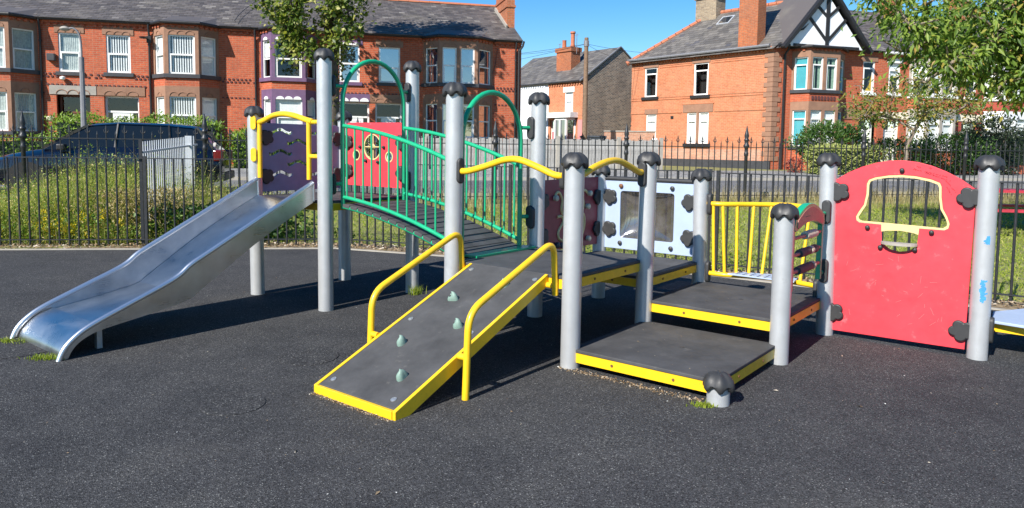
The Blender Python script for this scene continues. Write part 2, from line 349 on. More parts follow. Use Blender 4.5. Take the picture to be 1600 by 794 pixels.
def leaves(name, pos, d, size, width, mat, parent=None, fold=.25, up=None, kind=None):
    """one mesh of leaf blades: pos, direction arrays (N,3), size (N,), width ratio"""
    N = len(pos); d = d / (np.linalg.norm(d, axis=1, keepdims=True) + 1e-9)
    ref = rng.normal(size=(N, 3)) if up is None else np.tile(np.array(up, float), (N, 1)) + rng.normal(size=(N, 3)) * .35
    s = np.cross(d, ref); s /= (np.linalg.norm(s, axis=1, keepdims=True) + 1e-9); nn = np.cross(s, d); sz = size[:, None]; w = sz * width
    mid = pos + d * sz * .45
    V = np.empty((N, 4, 3)); V[:, 0] = pos; V[:, 1] = mid + s * w / 2 + nn * sz * fold * .3; V[:, 2] = pos + d * sz - nn * sz * fold * .2; V[:, 3] = mid - s * w / 2 + nn * sz * fold * .3
    idx = np.arange(N)[:, None] * 4; F = np.concatenate([idx + np.array([[0, 1, 2]]), idx + np.array([[0, 2, 3]])], 1).reshape(-1)
    me = bpy.data.meshes.new(name); me.vertices.add(N * 4); me.vertices.foreach_set('co', V.ravel().astype(np.float32))
    me.loops.add(len(F)); me.loops.foreach_set('vertex_index', F.astype(np.int32)); npoly = len(F) // 3
    me.polygons.add(npoly); me.polygons.foreach_set('loop_start', np.arange(npoly, dtype=np.int32) * 3)
    me.update(calc_edges=True); me.materials.append(MAT[mat]); me.validate()
    return link(name, me, parent, None, None, kind)
def blades(name, pos, h, w, mat, lean=.35, parent=None, kind='stuff'):
    """upright grass: two-triangle bent blades"""
    N = len(pos); a = rng.uniform(0, 2 * np.pi, N); s = np.stack([np.cos(a), np.sin(a), np.zeros(N)], 1)
    b = rng.uniform(0, 2 * np.pi, N); L = np.stack([np.cos(b), np.sin(b), np.zeros(N)], 1) * (rng.uniform(0, 1, N) * lean * h)[:, None]
    up = np.zeros((N, 3)); up[:, 2] = h
    V = np.empty((N, 5, 3)); V[:, 0] = pos - s * w / 2; V[:, 1] = pos + s * w / 2; V[:, 2] = pos + up * .6 + L * .35 - s * w * .35; V[:, 3] = pos + up * .6 + L * .35 + s * w * .35; V[:, 4] = pos + up + L
    idx = np.arange(N)[:, None] * 5; F = np.concatenate([idx + np.array([[0, 1, 3]]), idx + np.array([[0, 3, 2]]), idx + np.array([[2, 3, 4]])], 1).reshape(-1)
    me = bpy.data.meshes.new(name); me.vertices.add(N * 5); me.vertices.foreach_set('co', V.ravel().astype(np.float32))
    me.loops.add(len(F)); me.loops.foreach_set('vertex_index', F.astype(np.int32)); npoly = len(F) // 3
    me.polygons.add(npoly); me.polygons.foreach_set('loop_start', np.arange(npoly, dtype=np.int32) * 3)
    me.update(calc_edges=True); me.materials.append(MAT[mat]); me.validate()
    return link(name, me, parent, None, None, kind)
def structure(o): o['kind'] = 'structure'; return o
def frame(o, d):                      # local x along d, local y turned inward, z up
    d = Vector((d[0], d[1], 0)).normalized(); return Matrix(((d.x, -d.y, 0, o[0]), (d.y, d.x, 0, o[1]), (0, 0, 1, o[2] if len(o) > 2 else 0), (0, 0, 0, 1)))
T = Matrix.Translation
# ------------------------------------------------------------------ terrain
ST = Vector((.969, .247)); NT = Vector((-.247, .969))        # along the street, away from us
def sw(x, y): return NT.x * x + NT.y * y
def gz(x, y):                         # ground height: flat playground, rising gently to the street
    w = sw(x, y)
    for (w0, z0), (w1, z1) in zip(PROF, PROF[1:]):
        if w <= w1: t = max(0, (w - w0) / (w1 - w0)); return z0 + (z1 - z0) * t
    return PROF[-1][1]
PROF = [(-100, 0), (10.4, 0), (15.0, .26), (15.7, .30), (25.8, .48), (29.5, .56), (400, .60)]
def sp(a, w): return Vector((ST.x * a + NT.x * w, ST.y * a + NT.y * w))   # street coords -> world
# ------------------------------------------------------------------ building helpers
def wall_holes(mb, x0, x1, z0, z1, y, ops, rev=.12, m=0, mr=None):
    xs = sorted({x0, x1} | {v for o in ops for v in o[:2] if x0 < v < x1}); zs = sorted({z0, z1} | {v for o in ops for v in o[2:] if z0 < v < z1})
    for a, b in zip(xs, xs[1:]):
        for c, d in zip(zs, zs[1:]):
            if any(o[0] <= (a + b) / 2 <= o[1] and o[2] <= (c + d) / 2 <= o[3] for o in ops): continue
            mb.quad((a, y, c), (b, y, c), (b, y, d), (a, y, d), m)
    for a, b, c, d in ops:
        mr_ = m if mr is None else mr; e = y + rev
        mb.quad((a, y, c), (a, y, d), (a, e, d), (a, e, c), mr_); mb.quad((b, y, c), (b, e, c), (b, e, d), (b, y, d), mr_)
        mb.quad((a, y, d), (b, y, d), (b, e, d), (a, e, d), mr_); mb.quad((a, y, c), (a, e, c), (b, e, c), (b, y, c), mr_)
def window(parent, Mx, x0, x1, z0, z1, y=0, split=.5, cur=None, glass='window_glass', sub=False, fw=.06, sill=None, mull=(), tilt=False, frame_mat='white_upvc', vent=None):
    f = MB(); ya, yb = y + .03, y + .09
    f.box(x0, x0 + fw, ya, yb, z0, z1); f.box(x1 - fw, x1, ya, yb, z0, z1)
    f.box(x0 + fw, x1 - fw, ya, yb, z0, z0 + fw * 1.2); f.box(x0 + fw, x1 - fw, ya, yb, z1 - fw, z1)
    zt = None
    if split:
        zt = z0 + (z1 - z0) * split; f.box(x0 + fw, x1 - fw, ya - .01, yb + .004, zt - fw * .55, zt + fw * .55)
        f.box(x0 + fw, x0 + fw * 1.7, ya - .008, yb + .002, z0 + fw * 1.2, zt - fw * .55); f.box(x1 - fw * 1.7, x1 - fw, ya - .008, yb + .002, z0 + fw * 1.2, zt - fw * .55)
    for q in mull: f.box(q - fw * .6, q + fw * .6, ya - .003, yb + .003, z0 + fw, z1 - fw)
    w = f.build('window_frame' if sub else 'window', frame_mat, parent, mat=Mx); kid = parent if sub else w; km = Mx if sub else None
    zz = [z0 + fw] + ([zt] if zt else []) + [z1 - fw]
    for a, b in zip(zz, zz[1:]): MB().quad((x0 + fw, y + .06, a), (x1 - fw, y + .06, a), (x1 - fw, y + .06, b), (x0 + fw, y + .06, b)).build('pane', glass, kid, mat=km)
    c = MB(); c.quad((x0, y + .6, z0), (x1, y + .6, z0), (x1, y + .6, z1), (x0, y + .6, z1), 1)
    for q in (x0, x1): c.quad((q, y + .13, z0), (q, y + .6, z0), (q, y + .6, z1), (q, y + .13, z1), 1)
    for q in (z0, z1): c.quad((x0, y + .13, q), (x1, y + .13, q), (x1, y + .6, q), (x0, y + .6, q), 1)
    cm = 'curtain'
    def folds(a, b, c0, c1, n, amp):
        P = [(a + (b - a) * i / n, y + .095 + amp * (i % 2) + random.uniform(0, .006)) for i in range(n + 1)]
        for p, q in zip(P, P[1:]): c.quad((p[0], p[1], c0), (q[0], q[1], c0), (q[0], q[1], c1), (p[0], p[1], c1), 0)
    if cur == 'net': cm = 'net_curtain'; folds(x0 + .03, x1 - .03, z0 + .03, z1, 22, .012)
    elif cur == 'vblind':
        n = int((x1 - x0) / .085)
        for i in range(n): a = x0 + .03 + (x1 - x0 - .06) * i / n; c.quad((a, y + .1, z0 + .08), (a + .046, y + .1, z0 + .08), (a + .046, y + .1, z1 - .03), (a, y + .1, z1 - .03), 0)
    elif cur == 'blind': c.quad((x0, y + .1, z0 + .04), (x1, y + .1, z0 + .04), (x1, y + .1, z1), (x0, y + .1, z1), 0)
    elif cur == 'half': c.quad((x0, y + .1, z0 + (z1 - z0) * .55), (x1, y + .1, z0 + (z1 - z0) * .55), (x1, y + .1, z1), (x0, y + .1, z1), 0)
    elif cur == 'teal': cm = 'teal_blind'; c.quad((x0, y + .1, z0), (x1, y + .1, z0), (x1, y + .1, z1), (x0, y + .1, z1), 0)
    elif cur == 'green': cm = 'green_curtain'; folds(x0 + .02, x0 + (x1 - x0) * .4, z0, z1, 6, .03); folds(x0 + (x1 - x0) * .6, x1 - .02, z0, z1, 6, .03)
    elif cur == 'yellow': cm = 'yellow_cloth'; c.quad((x0 + .2, y + .2, z0), (x1, y + .2, z0), (x1, y + .2, z0 + .9), (x0 + .55, y + .2, z0 + .3), 0)
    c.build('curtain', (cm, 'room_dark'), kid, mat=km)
    if sill: MB().box(x0 - .1, x1 + .1, y - .07, y + .028, z0 - .14, z0 - .002).build('sill', sill, kid, mat=km, bevel=.008)
    return w
def scallops(mb, x0, x1, z, y, n=3, r=.15, solid=False):
    for i in range(n):
        c = x0 + (x1 - x0) * (i + .5) / n; A = [math.pi * k / 10 for k in range(11)]
        if solid: mb.prism([(c + r * math.cos(a), y - .03, z + r * .8 * math.sin(a)) for a in A], (0, 0, 0), (0, .025, 0))
        else: mb.tube([(c + r * math.cos(a), y - .006, z + r * .8 * math.sin(a)) for a in A], .016, 5)
def door(parent, Mx, x0, x1, z0, z1, y, mat, fan=.55, rec=.15, number=None, fanmat='window_glass', sidelight=True, arch=False, frame_mat='white_upvc'):
    f = MB(); fw = .07; zd = z1 - fan; ya, yb = y + rec, y + rec + .07
    f.box(x0, x0 + fw, ya, yb, z0, z1); f.box(x1 - fw, x1, ya, yb, z0, z1); f.box(x0 + fw, x1 - fw, ya, yb, z1 - fw, z1); f.box(x0 + fw, x1 - fw, ya - .01, yb, zd - fw, zd)
    d = f.build('door_frame', frame_mat, parent, mat=Mx)
    MB().quad((x0 + fw, ya + .04, zd), (x1 - fw, ya + .04, zd), (x1 - fw, ya + .04, z1 - fw), (x0 + fw, ya + .04, z1 - fw)).build('fanlight_pane', fanmat, d)
    a, b = (x0 + fw + .17, x1 - fw - .17) if sidelight else (x0 + fw, x1 - fw)
    if sidelight:
        MB().quad((x0 + fw, ya + .04, z0), (a, ya + .04, z0), (a, ya + .04, zd - fw), (x0 + fw, ya + .04, zd - fw)).quad((b, ya + .04, z0), (x1 - fw, ya + .04, z0), (x1 - fw, ya + .04, zd - fw), (b, ya + .04, zd - fw)).build('side_pane', fanmat, d)
    l = MB(); l.box(a, b, ya + .01, yb, z0, zd - fw); zt = zd - fw
    for (q0, q1) in ((z0 + .15, z0 + .75), (zt - .38, zt - .1)):
        l.box(a + .12, b - .12, ya - .006, ya + .012, q0, q0 + .025); l.box(a + .12, b - .12, ya - .006, ya + .012, q1 - .025, q1)
        l.box(a + .12, a + .145, ya - .006, ya + .012, q0 + .025, q1 - .025); l.box(b - .145, b - .12, ya - .006, ya + .012, q0 + .025, q1 - .025)
    l.build('door_leaf', mat, d)
    c = (a + b) / 2
    if arch: MB().prism([(c + .33 * math.cos(math.pi * k / 10), ya, zt - .62 + .42 * math.sin(math.pi * k / 10)) for k in range(11)], (0, -.004, 0), (0, .008, 0)).build('arched_pane', fanmat, d)
    else: MB().box(c - .17, c + .17, ya - .004, ya + .02, zt - 1.1, zt - .45).build('door_pane', fanmat, d)
    MB().box(b - .1, b - .07, ya - .05, ya - .004, z0 + .95, z0 + 1.1).build('handle', 'bolt_steel', d)
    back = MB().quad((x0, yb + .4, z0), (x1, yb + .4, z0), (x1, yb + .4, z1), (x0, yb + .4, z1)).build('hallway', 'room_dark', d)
    if number: text('number', number, .11, 'text_dark', d, (c - .1, ya - .003, zt - .26), (R(90), 0, 0))
    return d
def text(name, body, size, mat, parent, loc, rot=(0, 0, 0), extrude=.002):
    cu_ = bpy.data.curves.new(name, 'FONT'); cu_.body = body; cu_.size = size; cu_.extrude = extrude
    to = bpy.data.objects.new(name, cu_); me = bpy.data.meshes.new_from_object(to); bpy.data.objects.remove(to)
    me.materials.clear(); me.materials.append(MAT[mat]); o = link(name, me, parent); o.location = loc; o.rotation_euler = rot; return o
def slope_slates(mb, o, ex, ey, W, L, w=.26, e=.21, jit=.006, clip=None, t=.012):
    """courses of lapped slates on a slope: o corner at the eave, ex along the eave, ey up the slope (unit vectors)"""
    o, ex, ey = Vector(o), Vector(ex), Vector(ey); nn = ex.cross(ey); nr = int(L / e)
    for r in range(nr + 1):
        s0 = r * e; s1 = min(L, s0 + e + .03); off = (r % 2) * w / 2
        for k in range(-1, int(W / w) + 1):
            a = max(0, k * w + off + .004); b = min(W, (k + 1) * w + off - .004)
            if b - a < .03: continue
            if clip and not clip((a + b) / 2, (s0 + s1) / 2): continue
            h = t + random.uniform(0, jit); h2 = h + random.uniform(-.003, .003); g = random.uniform(-.008, .008)
            p = [o + ex * a + ey * (s0 + g) + nn * h, o + ex * b + ey * (s0 + g) + nn * h2, o + ex * b + ey * s1 + nn * .002, o + ex * a + ey * s1 + nn * .002]
            q = [o + ex * a + ey * (s0 + g), o + ex * b + ey * (s0 + g)]
            mb.add(p + q, [(0, 1, 2, 3), (4, 5, 1, 0)])
def dentils(mb, x0, x1, y, z, s=.22, w=.11, h=.075, d=.075):
    for i in range(int((x1 - x0) / s)): mb.box(x0 + i * s + .05, x0 + i * s + .05 + w, y - d, y, z, z + h)
def bay(house, Mx, xL, xR, fL, fR, dep, zg, ground, first, top, brick, trim, sillm, fronts=1, curs=('net', 'net'), scal=True, side_cur=None, glass='window_glass', white_scal=False, split=.5, side_glass=None, up_glass=None):
    pts = [(xL, 0), (fL, -dep), (fR, -dep), (xR, 0)]; root = None
    body = MB(); facets = []
    for i in range(3):
        a = Vector((*pts[i], 0)); b = Vector((*pts[i + 1], 0)); L = (b - a).length; Mf = frame((a.x, a.y, 0), (b - a)); n = fronts if i == 1 else 1
        ops = []
        e = .13 if i == 1 else .11; cw = (L - 2 * e - (n - 1) * .16) / n
        for k in range(n):
            x0 = e + k * (cw + .16)
            for (zs, zh) in (ground, first): ops.append((x0, x0 + cw, zs, zh))
        tmp = MB(); hg, hf = ground[1], first[1]
        for (za, zb, mm) in ((zg, ground[0], 0), (ground[0], hg + .38, 1), (hg + .38, first[0] - .12, 0), (first[0] - .12, hf + .30, 1), (hf + .30, top, 0)):
            wall_holes(tmp, 0, L, za, zb, 0, [o for o in ops if za <= o[2] + 1e-6 and o[3] <= zb + 1e-6], .14, mm, 1)
        vs = [tuple(Mf @ Vector(p)) for p in tmp.v]
        for f, mm in zip(tmp.f, tmp.m): body.add([vs[j] for j in f], [tuple(range(len(f)))], mm)
        facets.append((Mf, ops, L, i))
    root = body.build('bay_window', (brick, trim), house, mat=Mx)
    for Mf, ops, L, i in facets:
        for j, o in enumerate(ops):
            cur = curs[j % 2] if i == 1 else (side_cur or curs[j % 2])
            window(root, Mf, *o, y=.02, cur=cur, sub=True, split=split, fw=.055 if i == 1 else .045, glass=(glass if i == 1 else (side_glass or glass)))
        sc = MB()
        if scal:
            for zz in (ground[1], first[1]):
                for o in ops:
                    if abs(o[3] - zz) < 1e-6: scallops(sc, o[0] + .02, o[1] - .02, zz + (.0 if white_scal else .04), 0, 3 if i == 1 and fronts == 1 else (2 if i == 1 else 1), min(.15, (o[1] - o[0]) / (6.2 if i == 1 and fronts == 1 else 4.4 if i == 1 else 2.6)), white_scal)
        if sc.v: sc.build('scalloped_hood', 'white_upvc' if white_scal else trim, root, mat=Mf, kind='stuff')
    q = lambda off: [(xL - off, -.02), (fL - off * .5, -dep - off), (fR + off * .5, -dep - off), (xR + off, -.02)]
    for (zs, h) in ((first[0] - .15, .15), (ground[0] - .14, .13)):
        poly = [(x, y, zs) for x, y in q(.08)]; MB().prism(poly, (0, 0, 0), (0, 0, h)).build('sill', sillm, root, bevel=.01)
    d = MB()
    for Mf, ops, L, i in facets:
        tmp = MB(); dentils(tmp, 0, L, 0, top - .17, d=.06); vs = [tuple(Mf @ Vector(p)) for p in tmp.v]; d.add(vs, tmp.f)
    d.build('dentil_course', brick, root, kind='stuff')
    g = MB(); P = q(.14); g.tube([(x, y, top) for x, y in P], .06, 8)
    g.build('gutter', 'black_gutter', root, smooth=40)
    r = MB(); apex = [(x * .25 + (xL + xR) / 2 * .75, .25, top + .38) for x, y in P]
    rr = [(x, y, top + .03) for x, y in P]
    for i in range(3): r.quad(rr[i], rr[i + 1], (rr[i + 1][0] * .8 + (xL + xR) / 2 * .2, .5, top + .42), (rr[i][0] * .8 + (xL + xR) / 2 * .2, .5, top + .42))
    r.build('bay_roof', 'slate', root)
    return root
# ------------------------------------------------------------------ ground, road, playground surface
FENCE = [(-12.5, 9.05), (-2.4, 10.25), (2.38, 8.5), (8.4, 4.15)]
def build_ground():
    mb = MB(); A = [-250, -60, -30, -15, -5, 0, 5, 10, 15, 30, 60, 250]; W = [-60, 0, 6, 8, 10.4, 11.5, 13, 14, 15, 15.7, 25.8, 29.5, 45, 120, 300]
    for i in range(len(A) - 1):
        for j in range(len(W) - 1):
            P = [sp(A[i], W[j]), sp(A[i + 1], W[j]), sp(A[i + 1], W[j + 1]), sp(A[i], W[j + 1])]
            mb.quad(*[(p.x, p.y, gz(p.x, p.y) - .03) for p in P])
    structure(mb.build('ground', 'lawn_soil'))
    n = []; off = .30
    f = FENCE; poly = [(-40, -12), (40, -12), (40, f[3][1] - 24), (f[3][0] - .2, f[3][1] - .28), (f[2][0] - .1, f[2][1] - off), (f[1][0] - .02, f[1][1] - off), (f[0][0], f[0][1] - off), (-40, 5.8)]
    poly = [(-40, -12), (14, -12), (14, f[3][1] - 4.2), (f[3][0] - .2, f[3][1] - .28), (f[2][0] - .1, f[2][1] - off), (f[1][0] - .02, f[1][1] - off), (f[0][0], f[0][1] - off), (-40, 5.8)]
    m = MB().prism([(x, y, -.2) for x, y in poly], (0, 0, 0), (0, 0, .2)); structure(m.build('playground_surface', 'rubber_ground'))
    e = MB()
    P = [(-40, 5.8), (f[0][0], f[0][1] - off), (f[1][0] - .02, f[1][1] - off), (f[2][0] - .1, f[2][1] - off), (f[3][0] - .2, f[3][1] - .28), (14, f[3][1] - 4.2)]
    for a, b in zip(P, P[1:]):
        a = Vector((*a, 0)); b = Vector((*b, 0)); d = (b - a).normalized(); nn = Vector((-d.y, d.x, 0)) * .055
        e.add([a + Vector((0, 0, -.1)), b + Vector((0, 0, -.1)), b + nn + Vector((0, 0, -.1)), a + nn + Vector((0, 0, -.1)), a + Vector((0, 0, .012)), b + Vector((0, 0, .012)), b + nn + Vector((0, 0, .012)), a + nn + Vector((0, 0, .012))],
              [(4, 5, 6, 7), (0, 1, 5, 4), (2, 3, 7, 6)])
    structure(e.build('edging_kerb', 'concrete'))
    v = MB()                                    # bare verge under the railings
    for a, b in zip(P, P[1:]):
        a = Vector((*a, 0)); b = Vector((*b, 0)); d = (b - a).normalized(); nn = Vector((-d.y, d.x, 0))
        v.quad(a + nn * .055 + Vector((0, 0, -.004)), b + nn * .055 + Vector((0, 0, -.004)), b + nn * .55 + Vector((0, 0, .006)), a + nn * .55 + Vector((0, 0, .006)))
    structure(v.build('verge', 'soil'))
    def strip(name, w0, w1, mat, dz, a0=-80, a1=80, n=1):
        mb = MB()
        for k in range(n):
            wa = w0 + (w1 - w0) * k / n; wb = w0 + (w1 - w0) * (k + 1) / n
            P = [sp(a0, wa), sp(a1, wa), sp(a1, wb), sp(a0, wb)]; mb.quad(*[(p.x, p.y, gz(p.x, p.y) + dz) for p in P])
        structure(mb.build(name, mat))
    strip('road', 15.9, 21.4, 'tarmac', .0)
    strip('pavement', 21.55, 26.0, 'paving_grey', .09)
    for w in (15.75, 21.4):
        mb = MB(); 
        for k in range(60):
            a0 = -60 + k * 2; P = [sp(a0 + .005, w), sp(a0 + 1.995, w), sp(a0 + 1.995, w + .15), sp(a0 + .005, w + .15)]
            z = gz(P[0].x, P[0].y); mb.add([(p.x, p.y, z - .1) for p in P] + [(p.x, p.y, z + .095) for p in P], [(4, 5, 6, 7), (0, 1, 5, 4), (1, 2, 6, 5), (2, 3, 7, 6), (3, 0, 4, 7)])
        structure(mb.build('kerb', 'concrete'))
build_ground()
# ------------------------------------------------------------------ brick terrace across the street
TM = frame((-8.853, 28.9, 0), ST); GZT = .55; EAVE = 5.84
TR_L = math.hypot(4.45, 2.2); TR_U = Vector((0, 4.45 / TR_L, 2.2 / TR_L))
def terrace_house(x0, x1, label, bayspec, wins, doorspec, pipes, trim, sillm, lint, brick='red_brick', end=False, extras=None):
    h = thing('terraced_house', label, 'house', group='terraced houses across the street'); h.matrix_basis = TM @ T((x0, 0, 0)); W = x1 - x0
    b0, b1 = bayspec['base'][0] - x0, bayspec['base'][1] - x0
    ops = [(a - x0, b - x0, c, d) for a, b, c, d, *_ in wins] + [(doorspec['x'][0] - x0, doorspec['x'][1] - x0, GZT + .1, 3.12)]
    mb = MB(); wall_holes(mb, 0, W, GZT - .3, EAVE, 0, ops + [(max(0, b0 + .05), b1 - .05, GZT - .3, EAVE - .3)], .14)
    mb.quad((0, 0, GZT - .3), (0, 8, GZT - .3), (0, 8, EAVE), (0, 0, EAVE)); mb.quad((W, 0, GZT - .3), (W, 8, GZT - .3), (W, 8, EAVE), (W, 0, EAVE)); mb.quad((0, 8, GZT), (0, 8, EAVE), (W, 8, EAVE), (W, 8, GZT))
    for q in (0, W): mb.add([(q, -.0, EAVE), (q, 8.4, EAVE), (q, 4.2, 8.0)], [(0, 1, 2)])
    mb.build('wall', brick, h)
    for a, b, c, d, cur, gl, sp_ in wins:
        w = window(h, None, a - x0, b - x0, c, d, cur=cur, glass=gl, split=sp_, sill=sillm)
        l = MB(); l.box(a - x0 - .12, b - x0 + .12, -.025, -.001, d + .002, d + .30); l.build('lintel', lint, w)
        s = MB(); scallops(s, a - x0, b - x0, d + (.0 if trim == 'purple_trim' else .03), -.025, 3, .13, trim == 'purple_trim'); s.build('scalloped_hood', 'white_upvc' if trim == 'purple_trim' else lint, w, kind='stuff')
    dx0, dx1 = doorspec['x'][0] - x0, doorspec['x'][1] - x0
    d = door(h, None, dx0, dx1, GZT + .1, 3.12, 0, **doorspec['kw'])
    l = MB(); l.box(dx0 - .22, dx1 + .22, -.03, -.001, 3.122, 3.45); l.build('lintel', doorspec.get('lint', lint), d)
    s = MB(); scallops(s, dx0, dx1, 3.15, -.03, 3, .18, trim == 'purple_trim'); s.build('scalloped_hood', 'white_upvc' if trim == 'purple_trim' else lint, d, kind='stuff')
    MB().box(dx0 - .05, dx1 + .05, -.5, .13, GZT - .2, GZT + .095).build('doorstep', 'concrete', d)
    bk = {k: v for k, v in bayspec.items() if k not in ('base', 'front')}
    bay(h, None, b0, b1, bayspec['front'][0] - x0, bayspec['front'][1] - x0, .7, GZT - .2, (1.75, 3.12), (3.95, 5.38), EAVE - .02, brick, trim, sillm, **bk)
    st = MB(); i = 0
    free = [(0, b0 - .06), (b1 + .06, W)]
    for q0, q1 in free:
        n = int(max(0, q1 - q0) / .15)
        for k in range(n):
            x = q0 + k * .15 + .03
            if not any(o[0] - .12 < x < o[1] + .06 and o[2] - .16 < 3.85 < o[3] for o in ops): st.box(x, x + .075, -.028, -.0005, 3.74, 3.80); st.box(x + .075, x + .15, -.028, -.0005, 3.84, 3.90)
            if not (dx0 - .3 < x < dx1 + .3): st.box(x, x + .075, -.022, -.0005, 3.14, 3.19)
            else: st.box(x, x + .075, -.034, -.0005, 3.455, 3.51)
    if st.v: st.build('string_course', 'dark_brick_trim', h, kind='stuff')
    dn = MB()
    for q0, q1 in free:
        if q1 - q0 > .25: dentils(dn, q0, q1, 0, EAVE - .22); dn.box(q0, q1, -.09, -.0005, EAVE - .135, EAVE - .03)
    dn.build('dentil_course', brick, h, kind='stuff')
    for q0, q1 in free:
        if q1 - q0 > .1: g = MB(); g.tube([(q0 + .01, -.17, EAVE), (q1 - .01, -.17, EAVE)], .065, 8); g.box(q0, q1, -.12, -.0005, EAVE - .025, EAVE + .05); g.build('gutter', 'black_gutter', h, smooth=40)
    for px_ in pipes:
        x = px_ - x0; p = MB(); p.tube([(x, -.17, EAVE - .03), (x, -.15, EAVE - .2), (x, -.06, EAVE - .42), (x, -.06, GZT)], .04, 8)
        for z in (5.0, 3.6, 2.2): p.tube([(x, -.06, z), (x, -.06, z + .07)], .052, 8)
        p.box(x - .08, x + .08, -.12, -.001, 5.12, 5.36) if doorspec.get('hopper') else None
        p.build('downpipe', 'black_gutter', h, smooth=40)
    rf = MB(); o = Vector((0, -.25, EAVE)); u = TR_U; e = o + u * TR_L
    rf.add([o, (W, -.25, EAVE), (W, e.y, e.z), (0, e.y, e.z), (0, 8.65, EAVE), (W, 8.65, EAVE)], [(0, 1, 2, 3), (3, 2, 5, 4)])
    roof = rf.build('roof', 'slate', h)
    s = MB(); slope_slates(s, (0, -.25, EAVE + .01), (1, 0, 0), u, W, TR_L); s.build('slates', 'slate', roof, kind='stuff')
    n = int(W / .45); rt = None
    for k in range(n):
        x = W / n * k
        if rt is None:
            t = MB(); A = [math.pi * (k2 / 8) for k2 in range(9)]; P = [(0, .16 * math.cos(a), .11 * math.sin(a)) for a in A]
            t.add(P + [(W / n - .012, y, z) for _, y, z in P], [(i, i + 1, i + 10, i + 9) for i in range(8)] + [tuple(range(9)), tuple(range(17, 8, -1))]); rt = t.mesh('ridge_tile', M('terracotta'), 40)
        link('ridge_tile', rt, roof, T((x, e.y, e.z - .03 + random.uniform(-.006, .006))))
    if extras: extras(h, x0, W, roof)
    return h
RBR = dict(trim='sandstone', sillm='dark_sill', lint='sandstone')
def ex1(h, x0, W, roof):
    MB().box(-8.38 - x0, -8.12 - x0, -.2, -.001, 4.32, 4.58).build('alarm_box', 'dark_sill', h, bevel=.02)
    MB().lathe([(.02, -.2), (.11, -.12), (.12, 0), (.02, .02)], 10, (-8.35 - x0, -.14, 2.3)).build('wall_lamp', 'cream_render', h, smooth=40)
    MB().lathe([(.02, 0), (.09, .05), (.10, .12), (.02, .16)], 10, (-7.9 - x0, -.12, 3.62)).build('floodlight', 'white_upvc', h, smooth=40)
terrace_house(-12.2, -6.9, 'brick terraced house with net curtains and a brown panelled door', dict(base=(-11.2, -8.7), front=(-10.6, -9.36), curs=('net', 'net'), side_glass='window_glass'),
              [(-8.04, -7.3, 3.95, 5.36, 'net', 'window_glass', .5)], dict(x=(-8.16, -7.05), lint='grey_stone', kw=dict(mat='brown_door', fan=.6, rec=.35, sidelight=False, arch=True, frame_mat='brown_door')), [-8.6], extras=ex1, **RBR)
def ex2(h, x0, W, roof):
    MB().lathe([(.02, -.05), (.13, -.03), (.16, .02), (.12, .03)], 12, (-5.12 - x0, -.28, 5.28)).build('satellite_dish', 'black_gutter', h, smooth=40)
    MB().lathe([(.02, -.1), (.06, -.08), (.07, .06), (.02, .1)], 8, (-5.05 - x0, -.16, 2.3)).build('wall_lantern', 'black_gutter', h, smooth=40)
    t = MB(); t.tube(spline([(W - .6, -.1, EAVE + .25), (W - .45, .9, EAVE + .75), (W - .05, 2.3, EAVE + 1.45)], 5), .012, 5); t.build('roof_cable', 'black_gutter', h)
terrace_house(-6.9, -1.35, 'brick terraced house with striped vertical blinds and a white front door', dict(base=(-4.86, -2.55), front=(-4.34, -3.16), curs=('vblind', 'vblind'), side_cur='blind'),
              [(-6.46, -5.64, 3.97, 5.36, 'vblind', 'window_glass', .5)], dict(x=(-6.58, -5.4), hopper=True, kw=dict(mat='white_upvc', number='129')), [-4.98], extras=ex2, **RBR)
terrace_house(-1.35, 3.24, 'brick terraced house with purple painted trim and white scalloped window heads', dict(base=(-1.02, 1.1), front=(-.59, .66), curs=('blind', None), side_cur='half', white_scal=True, glass='window_glass'),
              [(1.93, 2.74, 3.92, 5.38, 'half', 'mirror_glass', .5)], dict(x=(1.93, 3.12), kw=dict(mat='white_upvc')), [-1.22], 'purple_trim', 'purple_trim', 'purple_trim')
def ex4(h, x0, W, roof):
    c = MB(); c.box(W - .32, W + .02, 1.3, 3.5, EAVE, 9.0); c.box(W - .36, W + .06, 1.26, 3.54, 7.5, 7.6); c.box(W - .36, W + .06, 1.26, 3.54, 7.9, 8.0); c.box(W - .38, W + .08, 1.24, 3.56, 9.0, 9.16)
    ch = c.build('chimney', 'chimney_brick', roof)
    MB().beam((W - .36, 1.2, EAVE + .78), (W - .36, 3.5, EAVE + 1.95), .07, .16).build('flashing', 'grey_stone', roof)
    c = MB(); c.tube(spline([(W - 1.05, -.05, 5.5), (W - 1.2, -.03, 4.6), (W - 1.55, -.03, 4.2), (W - 1.8, -.03, 4.05)], 5), .01, 5); c.build('wall_cable', 'black_gutter', h)
    p = MB(); p.tube([(W - .12, -.06, EAVE - .3), (W - .12, -.06, GZT)], .045, 8); p.tube([(W + .06, -.2, EAVE), (W + .02, -.15, EAVE - .2), (W - .12, -.07, EAVE - .42)], .045, 8); p.build('downpipe', 'white_upvc' if 0 else 'black_gutter', h, smooth=40)
terrace_house(3.24, 9.46, 'end brick terraced house whose wide bay has two front windows, beside the side street', dict(base=(5.3, 8.22), front=(5.86, 7.44), fronts=2, curs=(None, None), glass='mirror_glass', side_glass='mirror_glass'),
              [(3.5, 4.36, 3.94, 5.36, None, 'mirror_glass', .42)], dict(x=(3.36, 4.44), kw=dict(mat='white_upvc')), [9.2], extras=ex4, **RBR)
